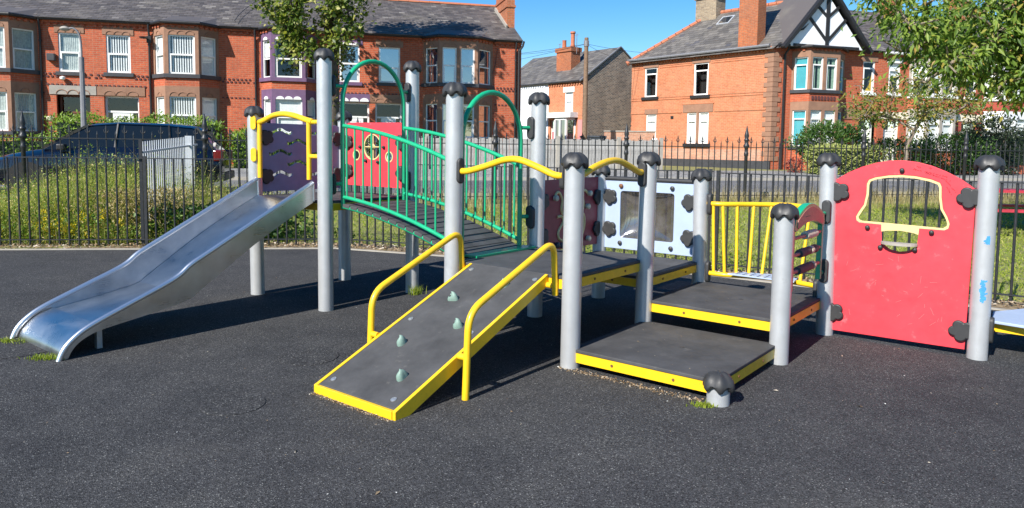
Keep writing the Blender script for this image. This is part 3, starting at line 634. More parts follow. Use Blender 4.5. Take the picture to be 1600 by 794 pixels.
# ------------------------------------------------------------------ corner house with timber gable
R0 = Vector((11.64, 33.0, 0)); GZR = .55; EVR = 6.06
def corner_house():
    h = thing('corner_house', 'orange brick corner house with sandstone quoins and black and white timber gable', 'house')
    h.location = R0
    S = frame((0, 0, 0), (.623, -.782)); Fm = frame((0, 0, 0), (.95, .312))       # side wall runs x -8.46..0, front x 0..5.6
    side = [(-7.54, -6.70, 4.10, 5.62, None, .78), (-4.36, -3.49, 4.05, 5.62, None, .76), (-7.37, -6.68, 1.95, 3.2, 'blind', .72), (-4.70, -4.12, 1.68, 3.22, 'blind', .72), (-3.98, -3.40, 1.68, 3.22, 'blind', .72)]
    mb = MB(); wall_holes(mb, -8.46, 0, .9, EVR, 0, [o[:4] for o in side], .13); mb.build('side_wall', 'orange_brick', h, mat=S)
    MB().box(-8.46, .02, -.05, .2, GZR - .3, .898).build('plinth', 'dark_sill', h, mat=S)
    pk = MB()
    pk.box(-6.3, -.46, -.012, -.001, .902, 1.42); pk.build('patched_brickwork', 'pink_brick', h, mat=S)
    for i, (a, b, c, d, cur, sp_) in enumerate(side):
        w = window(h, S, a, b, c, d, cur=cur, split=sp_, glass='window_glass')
        if i < 2 or i == 2: MB().box(a - .1, b + .1, -.03, -.001, d + .002, d + .26).build('lintel', 'sandstone', w)
        if i < 3: MB().box(a - .14, b + .14, -.09, .028, c - .15, c - .002).build('sill', 'black_timber' if i < 2 else 'white_upvc', w)
    MB().box(-4.95, -3.15, -.03, -.001, 3.222, 3.62).build('lintel', 'sandstone', h, mat=S); MB().box(-5.0, -3.1, -.04, -.001, 3.622, 3.68).build('lintel', 'orange_brick', h, mat=S)
    MB().box(-4.118, -3.982, -.03, .1, 1.68, 3.22).build('mullion', 'sandstone', h, mat=S); MB().box(-4.85, -3.25, -.1, .05, 1.5, 1.675).build('sill', 'black_timber', h, mat=S)
    st = MB()
    for a, b in ((-8.46, -7.7), (-6.6, -4.5), (-3.35, -.3)): st.box(a, b, -.03, -.001, 3.92, 3.97); st.box(a, b, -.022, -.001, 4.03, 4.07)
    for a, b in ((-8.46, -7.5), (-6.6, -5.02), (-3.08, -.3)): st.box(a, b, -.03, -.001, 3.22, 3.28)
    for a, b in ((-8.46, -7.7), (-6.55, -4.5), (-3.35, -.3)): st.box(a, b, -.025, -.001, 5.56, 5.62); st.box(a, b, -.02, -.001, 5.66, 5.69)
    st.build('string_course', 'orange_brick', h, mat=S, kind='stuff')
    MB().box(-5.72, -5.55, -.03, -.001, 2.93, 3.07).build('air_brick', 'black_timber', h, mat=S)
    dn = MB(); dentils(dn, -8.46, -.2, 0, EVR - .24, .2, .1, .08, .08); dentils(dn, -8.36, -.2, 0, EVR - .15, .2, .1, .07, .12); dn.box(-8.46, -.05, -.13, -.001, EVR - .07, EVR - .01); dn.build('dentil_course', 'orange_brick', h, mat=S, kind='stuff')
    MB().tube([(-8.6, -.2, EVR + .02), (-.1, -.2, EVR + .02)], .07, 8).build('gutter', 'lead', h, smooth=40, mat=S)
    z = .92; k = 0
    ang = Matrix.Identity(4)
    while z < EVR - .3:
        wl_, wr = (.44, .26) if k % 2 else (.28, .42)
        q = MB(); q.box(-wl_, .02, -.035, .1, z, z + .205)
        vs = [tuple(S @ Vector(p)) for p in q.v]; q2 = MB(); q2.box(-.02, wr, -.035, .1, z + .001, z + .204); vs2 = [tuple(Fm @ Vector(p)) for p in q2.v]
        qq = MB(); qq.add(vs, q.f); qq.add(vs2, q2.f); qq.build('quoin', 'sandstone', h); z += .222; k += 1
    # front wall
    ops = [(5.02, 5.72, 4.18, 5.62)]; FW = 6.1
    mb = MB(); wall_holes(mb, 0, FW, GZR - .3, EVR, 0, ops + [(1.05, 3.9, GZR - .3, 5.8), (4.9, 5.98, GZR + .1, 2.95)], .13); mb.build('front_wall', 'red_brick', h, mat=Fm)
    bay(h, Fm, .99, 3.95, 1.37, 3.0, .75, GZR - .2, (1.6, 3.22), (4.13, 5.58), EVR - .05, 'red_brick', 'sandstone', 'dark_sill', fronts=2, curs=('blind', 'green'), side_cur='teal', scal=False, split=.76)
    ap = MB()
    for kx in range(8): ap.box(1.5 + kx * .17, 1.5 + kx * .17 + .1, -.79, -.752, 3.68, 3.85)
    ap.build('apron_bricks', 'dark_brick_trim', h, mat=Fm, kind='stuff')
    w = window(h, Fm, 5.02, 5.72, 4.18, 5.62, cur='yellow', split=.78, sill='white_upvc'); MB().box(4.9, 5.85, -.03, -.001, 5.622, 5.85).build('lintel', 'sandstone', w)
    door(h, Fm, 4.9, 5.98, GZR + .1, 2.95, 0, 'white_upvc', fan=.5, rec=.3)
    MB().box(3.98, 4.86, -.04, -.001, 2.9, 3.4).build('band', 'sandstone', h, mat=Fm); MB().box(4.86, FW, -.05, -.001, 2.98, 3.3).build('band', 'sandstone', h, mat=Fm)
    p = MB(); p.tube([(.62, -.2, EVR), (.62, -.2, EVR - .15), (.55, -.07, EVR - .35), (.55, -.07, GZR)], .05, 8); p.build('downpipe', 'black_gutter', h, smooth=40, mat=Fm)
    # roofs: main ridge runs parallel with the side wall, hipped at the far end
    nx = Vector((.782, .623, 0)); dS = Vector((-.623, .782, 0)); sl = .8; D = 3.05
    def P(a, n, z=None): v = dS * a + nx * n; return (v.x, v.y, EVR + .05 + n * sl if z is None else z)
    zr = EVR + .05 + D * sl
    E0, E1, Rg0, Rg1 = P(-.1, -.25), P(8.65, -.25), P(-1.2, D), P(5.7, D)
    B0, B1 = P(-.1, 2 * D + .25, EVR - .15), P(8.65, 2 * D + .25, EVR - .15)
    rf = MB(); rf.add([E0, E1, Rg1, Rg0, B0, B1], [(1, 0, 3, 2), (5, 1, 2), (4, 5, 2, 3)])
    roof = rf.build('roof', 'slate_grey', h)
    ey = (Vector(P(0, 1)) - Vector(P(0, 0))).normalized(); L = (Vector(P(0, D)) - Vector(P(0, -.25))).length
    s = MB(); slope_slates(s, P(8.65, -.25), -dS, ey, 9.6, L, .3, .22, clip=lambda a, b: a > b / L * 2.95 and a < 8.75 + b * .5); s.build('slates', 'slate_grey', roof, kind='stuff')
    def tiles(a, b, n, r=.13):
        a = Vector(a); b = Vector(b)
        for k in range(n):
            t = MB(); t.tube([a.lerp(b, k / n + .003), a.lerp(b, (k + 1) / n - .003)], [r, r * .88], 8); t.build('ridge_tile', 'terracotta', roof, smooth=40)
    tiles(E1, Rg1, 12); tiles(Rg1, Rg0, 16)
    c = MB(); a0 = Vector(P(1.85, -.04)); M2 = frame((a0.x, a0.y, 0), (.623, -.782))
    c.box(0, 1.0, -.02, .62, EVR - .1, 9.4); c.box(-.06, 1.06, -.08, .68, 9.4, 9.6); c.build('chimney', 'chimney_brick', roof, mat=M2)
    a0 = Vector(P(6.35, D - .5)); c = MB(); c.box(0, 1.3, 0, .8, zr - 1.2, zr + .75); c.box(-.07, 1.37, -.07, .87, zr + .75, zr + .95); c.build('chimney', 'stone_chimney', roof, mat=frame((a0.x, a0.y, 0), (.623, -.782)), label='rough stone chimney at the far hip of the roof')
    for (a, n0, wd, ht) in ((4.55, 2.05, .62, .62), (3.2, 2.05, .5, .55), (.62, 2.0, .85, .85)):
        o = Vector(P(a, n0)); Mk = Matrix((( -dS.x, ey.x, 0, o.x), (-dS.y, ey.y, 0, o.y), (0, ey.z, 0, o.z), (0, 0, 0, 1))); nn = (-dS).cross(ey); 
        for r_ in range(3): Mk[r_][2] = nn[r_]
        k = MB(); k.box(-.06, wd + .06, -.06, 0, .0, .07); k.box(-.06, wd + .06, ht, ht + .06, .0, .07); k.box(-.06, 0, 0, ht, .0, .07); k.box(wd, wd + .06, 0, ht, .0, .07)
        f = k.build('roof_window', 'grey_railing', roof, mat=Mk); MB().quad((0, 0, .05), (wd, 0, .05), (wd, ht, .05), (0, ht, .05)).build('pane', 'mirror_glass', f) if 0 else None
        MB().quad((0, 0, .055), (wd, 0, .055), (wd, ht, .055), (0, ht, .055)).build('roof_window_pane', 'mirror_glass', roof, mat=Mk)
    # timber gable over the bay
    gx0, gx1, gz0, gzt = .15, 4.75, EVR - .02, 8.72; xc = (gx0 + gx1) / 2; yg = -.45
    g = MB(); g.prism([(gx0 + .25, yg, gz0), (gx1 - .25, yg, gz0), (xc, yg, gzt - .35)], (0, 0, 0), (0, .1, 0)); gab = g.build('gable', 'white_render', h, mat=Fm)
    tb = MB()
    for a, b in (((gx0 - .12, yg - .12, gz0 - .12), (xc, yg - .12, gzt)), ((gx1 + .12, yg - .12, gz0 - .12), (xc, yg - .12, gzt))):
        tb.beam(a, b, .14, .26, up=(0, -1, 0))
    tb.beam((xc, yg - .03, gz0 + .12), (xc, yg - .03, gzt - .3), .05, .17, up=(1, 0, 0)); tb.beam((gx0 + .5, yg - .03, gz0 + .05), (gx1 - .5, yg - .03, gz0 + .05), .05, .12, up=(0, 0, 1))
    for s_ in (-1, 1): tb.beam((xc, yg - .025, gz0 + .28), (xc + s_ * 1.0, yg - .025, gz0 + 1.3), .05, .13, up=(0, 0, 1)); tb.beam((xc, yg - .022, gz0 + 1.35), (xc + s_ * .6, yg - .022, gz0 + 1.85), .05, .12, up=(0, 0, 1))
    tb.build('timber_frame', 'black_timber', gab)
    gr = MB(); yb = 3.2
    gr.add([(gx0 - .15, yg - .2, gz0 - .1), (xc, yg - .2, gzt + .12), (xc, yb, gzt + .12), (gx0 - .15, yb, gz0 - .1), (gx1 + .15, yg - .2, gz0 - .1), (gx1 + .15, yb, gz0 - .1)], [(0, 1, 2, 3), (1, 4, 5, 2)])
    gb = gr.build('gable_roof', 'slate', h, mat=Fm)
    g = MB(); g.tube([(-.05, -.35, EVR), (.5, -.42, EVR)], .07, 8).build('gutter', 'black_gutter', h, smooth=40, mat=Fm)
    L = math.hypot(4.3, 2.75); u = Vector((0, 4.3 / L, 2.75 / L)); e = Vector((0, -.25, EVR + .03)) + u * L
    rf = MB(); rf.quad((3.0, -.25, EVR + .03), (6.1, -.25, EVR + .03), (6.1, e.y, e.z), (3.0, e.y, e.z)); fr = rf.build('front_roof', 'slate', h, mat=Fm)
    s = MB(); slope_slates(s, (4.6, -.25, EVR + .04), (1, 0, 0), u, 1.5, L, .3, .22); slope_slates(s, (3.0, -.25 + u.y * 1.2, EVR + .04 + u.z * 1.2), (1, 0, 0), u, 1.6, L - 1.2, .3, .22); s.build('slates', 'slate', fr, kind='stuff')
    # rear closing walls
    a, b, c, d = P(8.46, 0, 0), P(8.46, 6, 0), P(0, 6, 0), P(0, 6.1, 0)
    MB().add([(a[0], a[1], GZR), (b[0], b[1], GZR), (b[0], b[1], EVR), (a[0], a[1], EVR)], [(0, 1, 2, 3)]).build('back_wall', 'red_brick_far', h)
corner_house()
def right_terrace(x0, label, body, doorm, seed, trimm='white_render'):
    W = 4.9; h = thing('terraced_house', label, 'house', group='houses beyond the cherry tree'); h.matrix_basis = frame(R0, (.95, .312)) @ T((x0, 0, 0))
    ops = [(.45, 1.15, 4.18, 5.62), (.3, 1.3, GZR + .1, 2.9)]
    mb = MB(); wall_holes(mb, 0, W, GZR - .3, EVR, 0, ops + [(1.75, 4.45, GZR - .2, 5.7)], .13); mb.build('wall', body, h)
    w = window(h, None, *ops[0], cur='half', split=.76, sill='white_upvc'); MB().box(.33, 1.27, -.03, -.001, 5.622, 5.85).build('lintel', 'white_upvc', w)
    door(h, None, *ops[1], 0, doorm, fan=.45, rec=.25)
    MB().box(.0, W, -.04, -.001, 2.96, 3.3).build('band', 'cream_render', h)
    bay(h, None, 1.7, 4.5, 2.2, 4.0, .7, GZR - .2, (1.6, 3.1), (4.13, 5.55), EVR - .05, body, trimm, 'white_upvc', fronts=2, curs=('blind', 'half'), scal=False, split=.76)
    dn = MB(); dentils(dn, 0, W, 0, EVR - .25); dn.build('dentil_course', body, h, kind='stuff')
    MB().tube([(0, -.2, EVR), (W, -.2, EVR)], .07, 8).build('gutter', 'white_upvc', h, smooth=40)
    L = math.hypot(4.3, 2.75); u = Vector((0, 4.3 / L, 2.75 / L)); rf = MB(); e = Vector((0, -.25, EVR + .03)) + u * L
    rf.add([(0, -.25, EVR + .03), (W, -.25, EVR + .03), (W, e.y, e.z), (0, e.y, e.z), (0, 8.4, EVR), (W, 8.4, EVR)], [(0, 1, 2, 3), (3, 2, 5, 4)]); roof = rf.build('roof', 'slate', h)
    s = MB(); slope_slates(s, (0, -.25, EVR + .04), (1, 0, 0), u, W, L, .3, .22); s.build('slates', 'slate', roof, kind='stuff')
    c = MB(); c.box(W - 1.0, W - .1, e.y - .4, e.y + .4, e.z - .4, e.z + 1.1); c.box(W - 1.06, W - .04, e.y - .46, e.y + .46, e.z + 1.1, e.z + 1.3); c.build('chimney', 'chimney_brick', roof)
right_terrace(6.1, 'red brick house next to the timber gable, with a white door behind the small tree', 'red_brick', 'white_upvc', 1, 'grey_stone')
right_terrace(11.0, 'house with white bays and a red door, half hidden behind the cherry tree', 'red_brick_far', 'red_door', 2)
right_terrace(15.9, 'red house with cream bay windows behind the tall dark hedge', 'red_brick_far', 'white_upvc', 3, 'cream_render')
# ------------------------------------------------------------------ far side-street houses
def far_houses():
    c0 = Vector((3.95, 41.81, 0)); E = 5.2; G0 = .6; S = frame(c0, (.623, -.782))     # front runs x -8..0 (corner at x=0)
    L = math.hypot(3.2, 2.15); u = Vector((0, 3.2 / L, 2.15 / L))
    for (x0, x1, nm, mt) in ((-2.95, 0, 'small orange brick end house with red door and dark brick gable', 'orange_brick'), (-8.0, -2.95, 'white rendered house beside the terrace end, with a grey slate roof', 'white_render')):
        h = thing('side_street_house', nm, 'house'); h.matrix_basis = S
        first = x0 > -5
        ops = [(-1.5, -.8, 3.45, 4.75), (-2.76, -2.2, G0, 3.0)] if first else [(-3.9, -3.2, 3.45, 4.6), (-4.2, -3.3, 1.7, 3.0)]
        # image x grows with local x here
        mb = MB(); wall_holes(mb, x0, x1, G0 - .3, E, 0, ops, .12); mb.build('front_wall', mt, h)
        w = window(h, None, *ops[0], cur='blind', split=.5, sill='white_upvc'); MB().box(ops[0][0] - .12, ops[0][1] + .12, -.03, -.001, 4.602, 4.9).build('lintel', 'white_upvc', w)
        if first:
            door(h, None, *ops[1], 0, 'red_door', fan=.6, rec=.12, sidelight=False)
            b = MB(); pts = [(-1.95, -.02), (-1.8, -.5), (-.85, -.5), (-.6, -.02)]
            b.prism([(x, y, G0) for x, y in pts], (0, 0, 0), (0, 0, 1.0)); b.prism([(x * 1.0, y, 2.98) for x, y in pts], (0, 0, 0), (0, 0, .34)); b.box(-2.95, -.35, -.62, -.001, 3.12, 3.42)
            for (x, y) in pts + [(-1.37, -.5)]: b.box(x - .06, x + .06, y, y + .1, G0 + 1.0, 2.98)
            by = b.build('porch_bay', 'white_upvc', h); MB().quad((-1.85, -.44, G0 + 1), (-.9, -.44, G0 + 1), (-.9, -.44, 2.98), (-1.85, -.44, 2.98)).quad((-.9, -.44, G0 + 1), (-.72, -.03, G0 + 1), (-.72, -.03, 2.98), (-.9, -.44, 2.98)).build('pane', 'mirror_glass', by)
            MB().box(-.34, .02, -.03, -.001, G0 - .2, 3.0).build('painted_pier', 'pink_render', h)
            g = frame((0, 0, 0), (.623 * .95 - .782 * .312, 0))
        else: window(h, None, *ops[1], cur='blind', split=.5, sill='white_upvc')
        dn = MB(); dentils(dn, x0, x1, 0, E - .2); dn.build('dentil_course', mt, h, kind='stuff')
        MB().tube([(x0, -.15, E), (x1, -.15, E)], .06, 8).build('gutter', 'black_gutter', h, smooth=40)
        rf = MB(); e = Vector((0, -.2, E)) + u * L; sk = .0
        rf.add([(x0, -.2, E), (x1, -.2, E), (x1, e.y, e.z), (x0, e.y, e.z), (x0, 6.2, E), (x1, 6.2, E)], [(0, 1, 2, 3), (3, 2, 5, 4)]); roof = rf.build('roof', 'slate_grey', h)
        s = MB(); slope_slates(s, (x0, -.2, E + .01), (1, 0, 0), u, x1 - x0, L, .35, .25); s.build('slates', 'slate_grey', roof, kind='stuff')
        if first:
            gm = MB(); gm.add([(0, 0, G0 - .3), (0, 6.1, G0 - .3), (0, 6.1, E), (0, 3.05, e.z - .05), (0, 0, E)], [(0, 1, 2, 3, 4)]); gm.build('gable_wall', 'dark_brick', h)
            gm = MB(); gm.beam((.02, -.25, E - .02), (.02, e.y, e.z + .02), .1, .07); gm.beam((.02, e.y, e.z + .02), (.02, 6.3, E - .02), .1, .07); gm.build('verge_board', 'lead', h)
            c = MB(); c.box(-3.4, -2.1, 1.0, 1.75, E + .3, 7.3); c.box(-3.47, -2.03, .93, 1.82, 7.15, 7.4); ch = c.build('chimney', 'chimney_brick', roof)
            p = MB(); p.lathe([(.13, 0), (.16, .1), (.12, .2), (.12, .8), (.17, .85), (.15, .95)], 10, (-2.35, 1.35, 7.4)); p.build('chimney_pot', 'terracotta', roof, smooth=40)
            p = MB(); p.lathe([(.14, 0), (.13, .1), (.12, .45), (.14, .5)], 10, (-3.1, 1.35, 7.4)); p.build('chimney_pot', 'terracotta', roof, smooth=40)
            p = MB(); p.tube([(-1.95, 1.3, 7.0), (-1.95, 1.3, 8.2)], .02, 5); p.beam((-2.1, 1.3, 8.1), (-1.8, 1.3, 8.1), .02, .02); p.build('aerial', 'lead', roof)
            p = MB(); p.tube([(-3.45, 1.3, 7.1), (-3.45, 1.3, 7.75)], .02, 5); p.beam((-3.6, 1.3, 7.7), (-3.3, 1.3, 7.7), .02, .02); p.build('aerial', 'lead', roof)
    y = thing('yard_wall', 'pale brick yard wall between the dark gable and the corner house', 'wall'); y.location = (4.9, 38.3, 0)
    m = MB(); m.box(-.1, 3.3, 0, .22, .3, 2.25); m.build('wall', 'pink_brick', y); m = MB(); m.box(-.12, 3.32, -.03, .25, 2.252, 2.32); m.build('coping', 'grey_stone', y)
    b = thing('wheelie_bin', 'dark grey wheeled bin standing by the telegraph pole', 'bin'); b.location = (4.15, 37.8, .56)
    m = MB(); m.prism([(-.55, -.3, 0), (.55, -.3, 0), (.62, -.36, 1.35), (-.62, -.36, 1.35)], (0, 0, 0), (0, .7, 0)); m.build('bin_body', 'bin_plastic', b, bevel=.03)
    m = MB(); m.box(-.66, .66, -.4, .45, 1.352, 1.46); m.build('lid', 'bin_plastic', b, bevel=.03)
    p = thing('telegraph_pole', 'tall brown wooden telegraph pole with wires at its top', 'pole'); p.location = (3.53, 36, .55)
    m = MB(); m.tube([(0, 0, 0), (0, 0, 6.2)], [.14, .10], 10); m.build('pole', 'pole_wood', p, smooth=40)
    m = MB(); m.lathe([(.03, 0), (.13, .03), (.13, .3), (.03, .34)], 8, (0, 0, 5.75)); m.box(-.16, .16, -.03, .03, 5.5, 5.56); m.build('insulators', 'lead', p, smooth=40)
    w = MB()
    for tx, ty, tz in ((-9, 44, 4.6), (-8, 40, 5.4), (-2, 43, 6.3), (7, 40, 5.6), (12, 44, 6.6)):
        a = Vector((0, 0, 5.9)); b = Vector((tx - 3.53, ty - 36, tz)); w.tube([a.lerp(b, t) - Vector((0, 0, 1.1 * t * (1 - t))) for t in [i / 10 for i in range(11)]], .008, 4)
    w.build('telephone_wires', 'black_gutter', p)
far_houses()
# ------------------------------------------------------------------ the climbing frame
S_ = 1.0335; TH = .66755; A0 = Vector((.378, 4.686, 0)); UP2 = -S_ - 1.5005
def play():
    cf_ = thing('climbing_frame', 'multi-deck playground climbing frame with steel slide, green arched bridge, black ramp and grey posts', 'climbing frame', A0, -TH)
    # posts: base (u, v), height of the post head, lean at the head (du, dv)
    posts = {'P1': (-3.58, .0, 1.735), 'P2': (UP2, 0, 2.195), 'P3': (-3.565, S_, 1.735), 'P4': (UP2, S_, 2.19), 'P5': (-S_, 0, 1.845), 'P6': (-S_, S_, 1.84),
             'A': (0, .03, 1.355), 'B': (0, S_, 1.36), 'C': (S_, S_, 1.03), 'D': (S_, 0, .125), 'P7': (-S_, 2 * S_, 1.225), 'E': (0, 2 * S_, 1.215), 'F': (S_ + .02, 2 * S_, 1.37), 'G': (2.077, 2 * S_, 1.37)}
    lean = {'P1': (-.016, 0), 'P5': (.012, 0), 'P6': (.012, 0), 'B': (.012, 0), 'E': (-.02, 0), 'F': (-.028, 0), 'A': (.008, 0)}
    capm = MB(); capm.lathe([(.055, -.03), (.078, -.036), (.089, -.022), (.088, -.008), (.080, .018), (.062, .040), (.034, .054), (.004, .058)], 36,
                            mod=lambda j, r, z, a: (r * (1 + (.045 * math.cos(6 * a) if j < 5 else 0)), z - (.014 * math.cos(6 * a) if j < 3 else 0) + (.006 * math.cos(6 * a) if 2 < j < 7 else 0)))
    capm = capm.mesh('cap', M('black_plastic'), 60)
    for k, (u, v, h) in posts.items():
        dx, dy = lean.get(k, (0, 0)); m = MB(); m.tube([(u, v, -.02), (u + dx * .5, v, h * .5), (u + dx, v + dy, h + .01)], .0645, 32)
        p = m.build('post', 'post_metal', cf_, smooth=50, label={'D': 'stub of post beside the lowest deck', 'G': 'post with blue paint scuffs'}.get(k))
        c = link('cap', capm, p, T((u + dx, v + dy, h)) @ Matrix.Rotation(random.uniform(-.15, .15), 4, 'X') if k == 'D' else T((u + dx, v + dy, h)) @ Matrix.Rotation(random.uniform(0, 1), 4, 'Z'))
        if k == 'G':
            for (za, zb, a0, a1, n) in ((.40, .57, -1.75, -1.2, 60), (.80, .87, -1.6, -1.2, 12)):
                q = MB()
                for _ in range(n):
                    a = random.triangular(a0, a1); z = random.triangular(za, zb); w = random.uniform(.02, .07) / .065 * .35; hh = random.uniform(.006, .03)
                    rr = .0655; q.quad(*[(u + rr * math.cos(t), v + rr * math.sin(t), zz) for t, zz in ((a, z), (a + w, z + random.uniform(-.01, .01)), (a + w, z + hh), (a, z + hh * .8))])
                q.build('paint_scuff', 'blue_scuff', p, kind='stuff')
    # decks
    def deck(u0, u1, v0, v1, z, label):
        m = MB(); c = .055; e = .006
        poly = [(u0 + c, v0 + e), (u1 - c, v0 + e), (u1 - e, v0 + c), (u1 - e, v1 - c), (u1 - c, v1 - e), (u0 + c, v1 - e), (u0 + e, v1 - c), (u0 + e, v0 + c)]
        m.prism([(x, y, z - .022) for x, y in poly], (0, 0, 0), (0, 0, .022)); d = m.build('deck', 'deck_rubber', cf_, bevel=.004, label=label)
        for (a, b, nrm) in (((u0 + .05, v0 + .012), (u1 - .05, v0 + .012), (0, -1)), ((u0 + .05, v1 - .012), (u1 - .05, v1 - .012), (0, 1)), ((u0 + .012, v0 + .05), (u0 + .012, v1 - .05), (-1, 0)), ((u1 - .012, v0 + .05), (u1 - .012, v1 - .05), (1, 0))):
            q = MB(); q.beam((a[0], a[1], z - .055), (b[0], b[1], z - .055), .008, .062); q.build('edge_beam', 'yellow_paint', d)
            for t in (.3, .75):
                x = a[0] + (b[0] - a[0]) * t; y = a[1] + (b[1] - a[1]) * t; q = MB(); q.tube([(x + nrm[0] * .004, y + nrm[1] * .004, z - .055), (x + nrm[0] * .009, y + nrm[1] * .009, z - .055)], .009, 8); q.build('bolt', 'rusty_bolt', d)
        for (x, y) in ((u0 + .1, v0 + .1), (u1 - .1, v0 + .1), (u1 - .1, v1 - .1), (u0 + .1, v1 - .1)):
            q = MB(); q.beam((x, y, z - .1), (x, y, z - .024), .06, .012); q.build('corner_bracket', 'yellow_paint', d)
        q = MB(); q.tube([((u0 + u1) / 2 + .05, (v0 + v1) / 2, z - .004), ((u0 + u1) / 2 + .05, (v0 + v1) / 2, z + .0012)], .019, 14); q.build('plug', 'black_plastic', d)
        return d
    deck(UP2 - 1.045, UP2, 0, S_, .95, 'highest deck at the top of the slide'); deck(-S_, 0, 0, S_, .60, 'deck at the top of the ramp'); deck(-S_, 0, S_, 2 * S_, .46, 'deck below the blue panel')
    deck(0, S_, S_, 2 * S_, .29, 'step deck inside the yellow barrier'); deck(0, S_, 0, S_, .13, 'lowest step deck')
    # slide
    uL, uR = -3.47, -2.63
    top = spline([(-.06, 1.11), (-.6, .827), (-1.0, .617), (-1.16, .532), (-1.29, .440), (-1.60, .312), (-1.86, .205), (-1.97, .14), (-2.04, .07), (-2.075, -.005)] and [(0, a, b) for a, b in [(-.06, 1.11), (-.6, .827), (-1.0, .617), (-1.16, .532), (-1.29, .440), (-1.60, .312), (-1.86, .205), (-1.97, .14), (-2.04, .07), (-2.075, -.005)]], 5)
    bd = lambda P_: spline([(0, a, b) for a, b in P_], 5)
    bed = bd([(.03, .957), (-.04, .955), (-.12, .93), (-.6, .665), (-1.02, .392), (-1.16, .294)])[:-1] + bd([(-1.16, .294), (-1.26, .268), (-1.5, .225), (-1.80, .178), (-1.92, .135), (-1.99, .075), (-2.03, -.005)])
    drum = spline([(0, a, b) for a, b in [(-1.80, .183), (-1.86, .168), (-1.93, .137), (-1.99, .085), (-2.025, .04), (-2.035, -.005)]], 4)
    mb = MB(); n = len(bed); X = [uL + .008, uR - .008]
    vs = [(x, p.y, p.z) for p in bed for x in X] + [(x, p.y + (0 if i < n - 8 else .01), p.z - .012) for i, p in enumerate(bed) for x in X]
    fs = [(2 * i, 2 * i + 1, 2 * i + 3, 2 * i + 2) for i in range(n - 1)] + [(2 * n + 2 * i, 2 * n + 2 * i + 2, 2 * n + 2 * i + 3, 2 * n + 2 * i + 1) for i in range(n - 1)]
    mb.add(vs, fs); sl = mb.build('slide', 'slide_steel', cf_, smooth=14)
    dm = MB(); dv = [(x, p.y - .006, p.z + .006) for p in drum for x in (uL + .03, uR - .03)]; dm.add(dv, [(2 * i, 2 * i + 1, 2 * i + 3, 2 * i + 2) for i in range(len(drum) - 1)])
    dm.add([dv[0], dv[1], (uR - .03, -1.806, .17), (uL + .03, -1.806, .17)], [(0, 1, 2, 3)]); dm.build('end_lip', 'slide_steel', sl, smooth=40)
    def bz(y):
        for a, b in zip(bed, bed[1:]):
            if b.y <= y <= a.y: return a.z + (b.z - a.z) * (y - a.y) / (b.y - a.y + 1e-9)
        return bed[-1].z
    for x, s in ((uL, -1), (uR, 1)):
        w = MB(); T2 = [p for p in top if p.z > -.004]; nn = len(T2); vs = []
        for p in T2:
            zb = min(bz(p.y) - .02, p.z - .004) if p.y > -1.99 else min(p.z - .03, bz(max(p.y, -2.03)) - .02)
            zb = max(zb, -.01)
            for dx in (-.005, .005): vs.append((x + dx, p.y, p.z)); vs.append((x + dx, p.y, min(zb, p.z - .001)))
        fs = []
        for i in range(nn - 1):
            a, b = 4 * i, 4 * i + 4; fs += [(a, a + 1, b + 1, b), (a + 2, b + 2, b + 3, a + 3), (a + 1, a + 3, b + 3, b + 1)]
        fs.append((0, 2, 3, 1)); w.add(vs, fs); w.build('side_wall', 'slide_steel', sl, smooth=30)
        t = MB(); t.tube([(x + s * .004, p.y, p.z) for p in top], .019, 12); t.build('lip_rail', 'polished_steel', sl, smooth=60)
    t = MB(); t.tube([(uL, -.052, 1.10), (uL, -.05, .95)], .012, 8); t.tube([(uR, -.052, 1.10), (uR, -.05, .95)], .012, 8); t.build('end_rod', 'polished_steel', sl, smooth=60)
    for x in (-2.76, -3.34): q = MB(); q.box(x - .02, x + .02, -1.79, -1.755, 0, bz(-1.77) - .016); q.build('support_leg', 'post_metal', sl)
    q = MB(); q.box(-3.34, -2.76, -1.80, -1.74, bz(-1.77) - .055, bz(-1.77) - .017); q.build('cross_brace', 'post_metal', sl)
    # yellow frame over the slide entrance
    yf = MB(); zt = 1.645
    yf.tube(spline([(-3.53, 0, zt - .01), (-3.42, 0, zt + .015), (-3.28, 0, zt + .055), (-3.12, 0, zt + .065), (-2.95, 0, zt + .045), (-2.80, 0, zt + .01), (-2.70, 0, zt - .01)], 5), .026, 12)
    yf.tube([(-3.51, 0, zt - .01), (-3.51, 0, 1.12)], .022, 10); yf.tube([(-2.755, 0, zt - .005), (-2.755, 0, 1.13)], .022, 10)
    yf.tube([(-3.56, 0, zt - .01), (-3.51, 0, zt - .01)], .02, 10); yf.tube([(-3.56, 0, 1.335), (-3.51, 0, 1.335)], .02, 10); yf.tube([(-2.56, 0, zt - .012), (-2.70, 0, zt - .012)], .02, 10); yf.tube([(-2.56, 0, 1.335), (-2.755, 0, 1.335)], .02, 10)
    yfo = yf.build('entrance_frame', 'yellow_paint', cf_, smooth=50)
    for z in (zt - .01, 1.335): plate('mount_plate', rrect(-.024, .024, -.062, .062, .0235), [], .012, 'yellow_paint', yfo, Matrix(((.8, 0, .6, -3.537), (.6, 0, -.8, -.05), (0, 1, 0, z), (0, 0, 0, 1))), .003)
    # flat play panels; frame helpers: panels along u (local x=u, y=z) and along v (local x=v, y=z)
    def PU(v): return Matrix(((1, 0, 0, 0), (0, 0, -1, v), (0, 1, 0, 0), (0, 0, 0, 1)))
    def PV(u): return Matrix(((0, 0, 1, u), (1, 0, 0, 0), (0, 1, 0, 0), (0, 0, 0, 1)))
    clo = [((.041 + .020 * abs(math.cos(2.5 * a)) ** .8) * math.cos(a), (.041 + .020 * abs(math.cos(2.5 * a)) ** .8) * math.sin(a)) for a in [2 * math.pi * i / 60 for i in range(60)]]
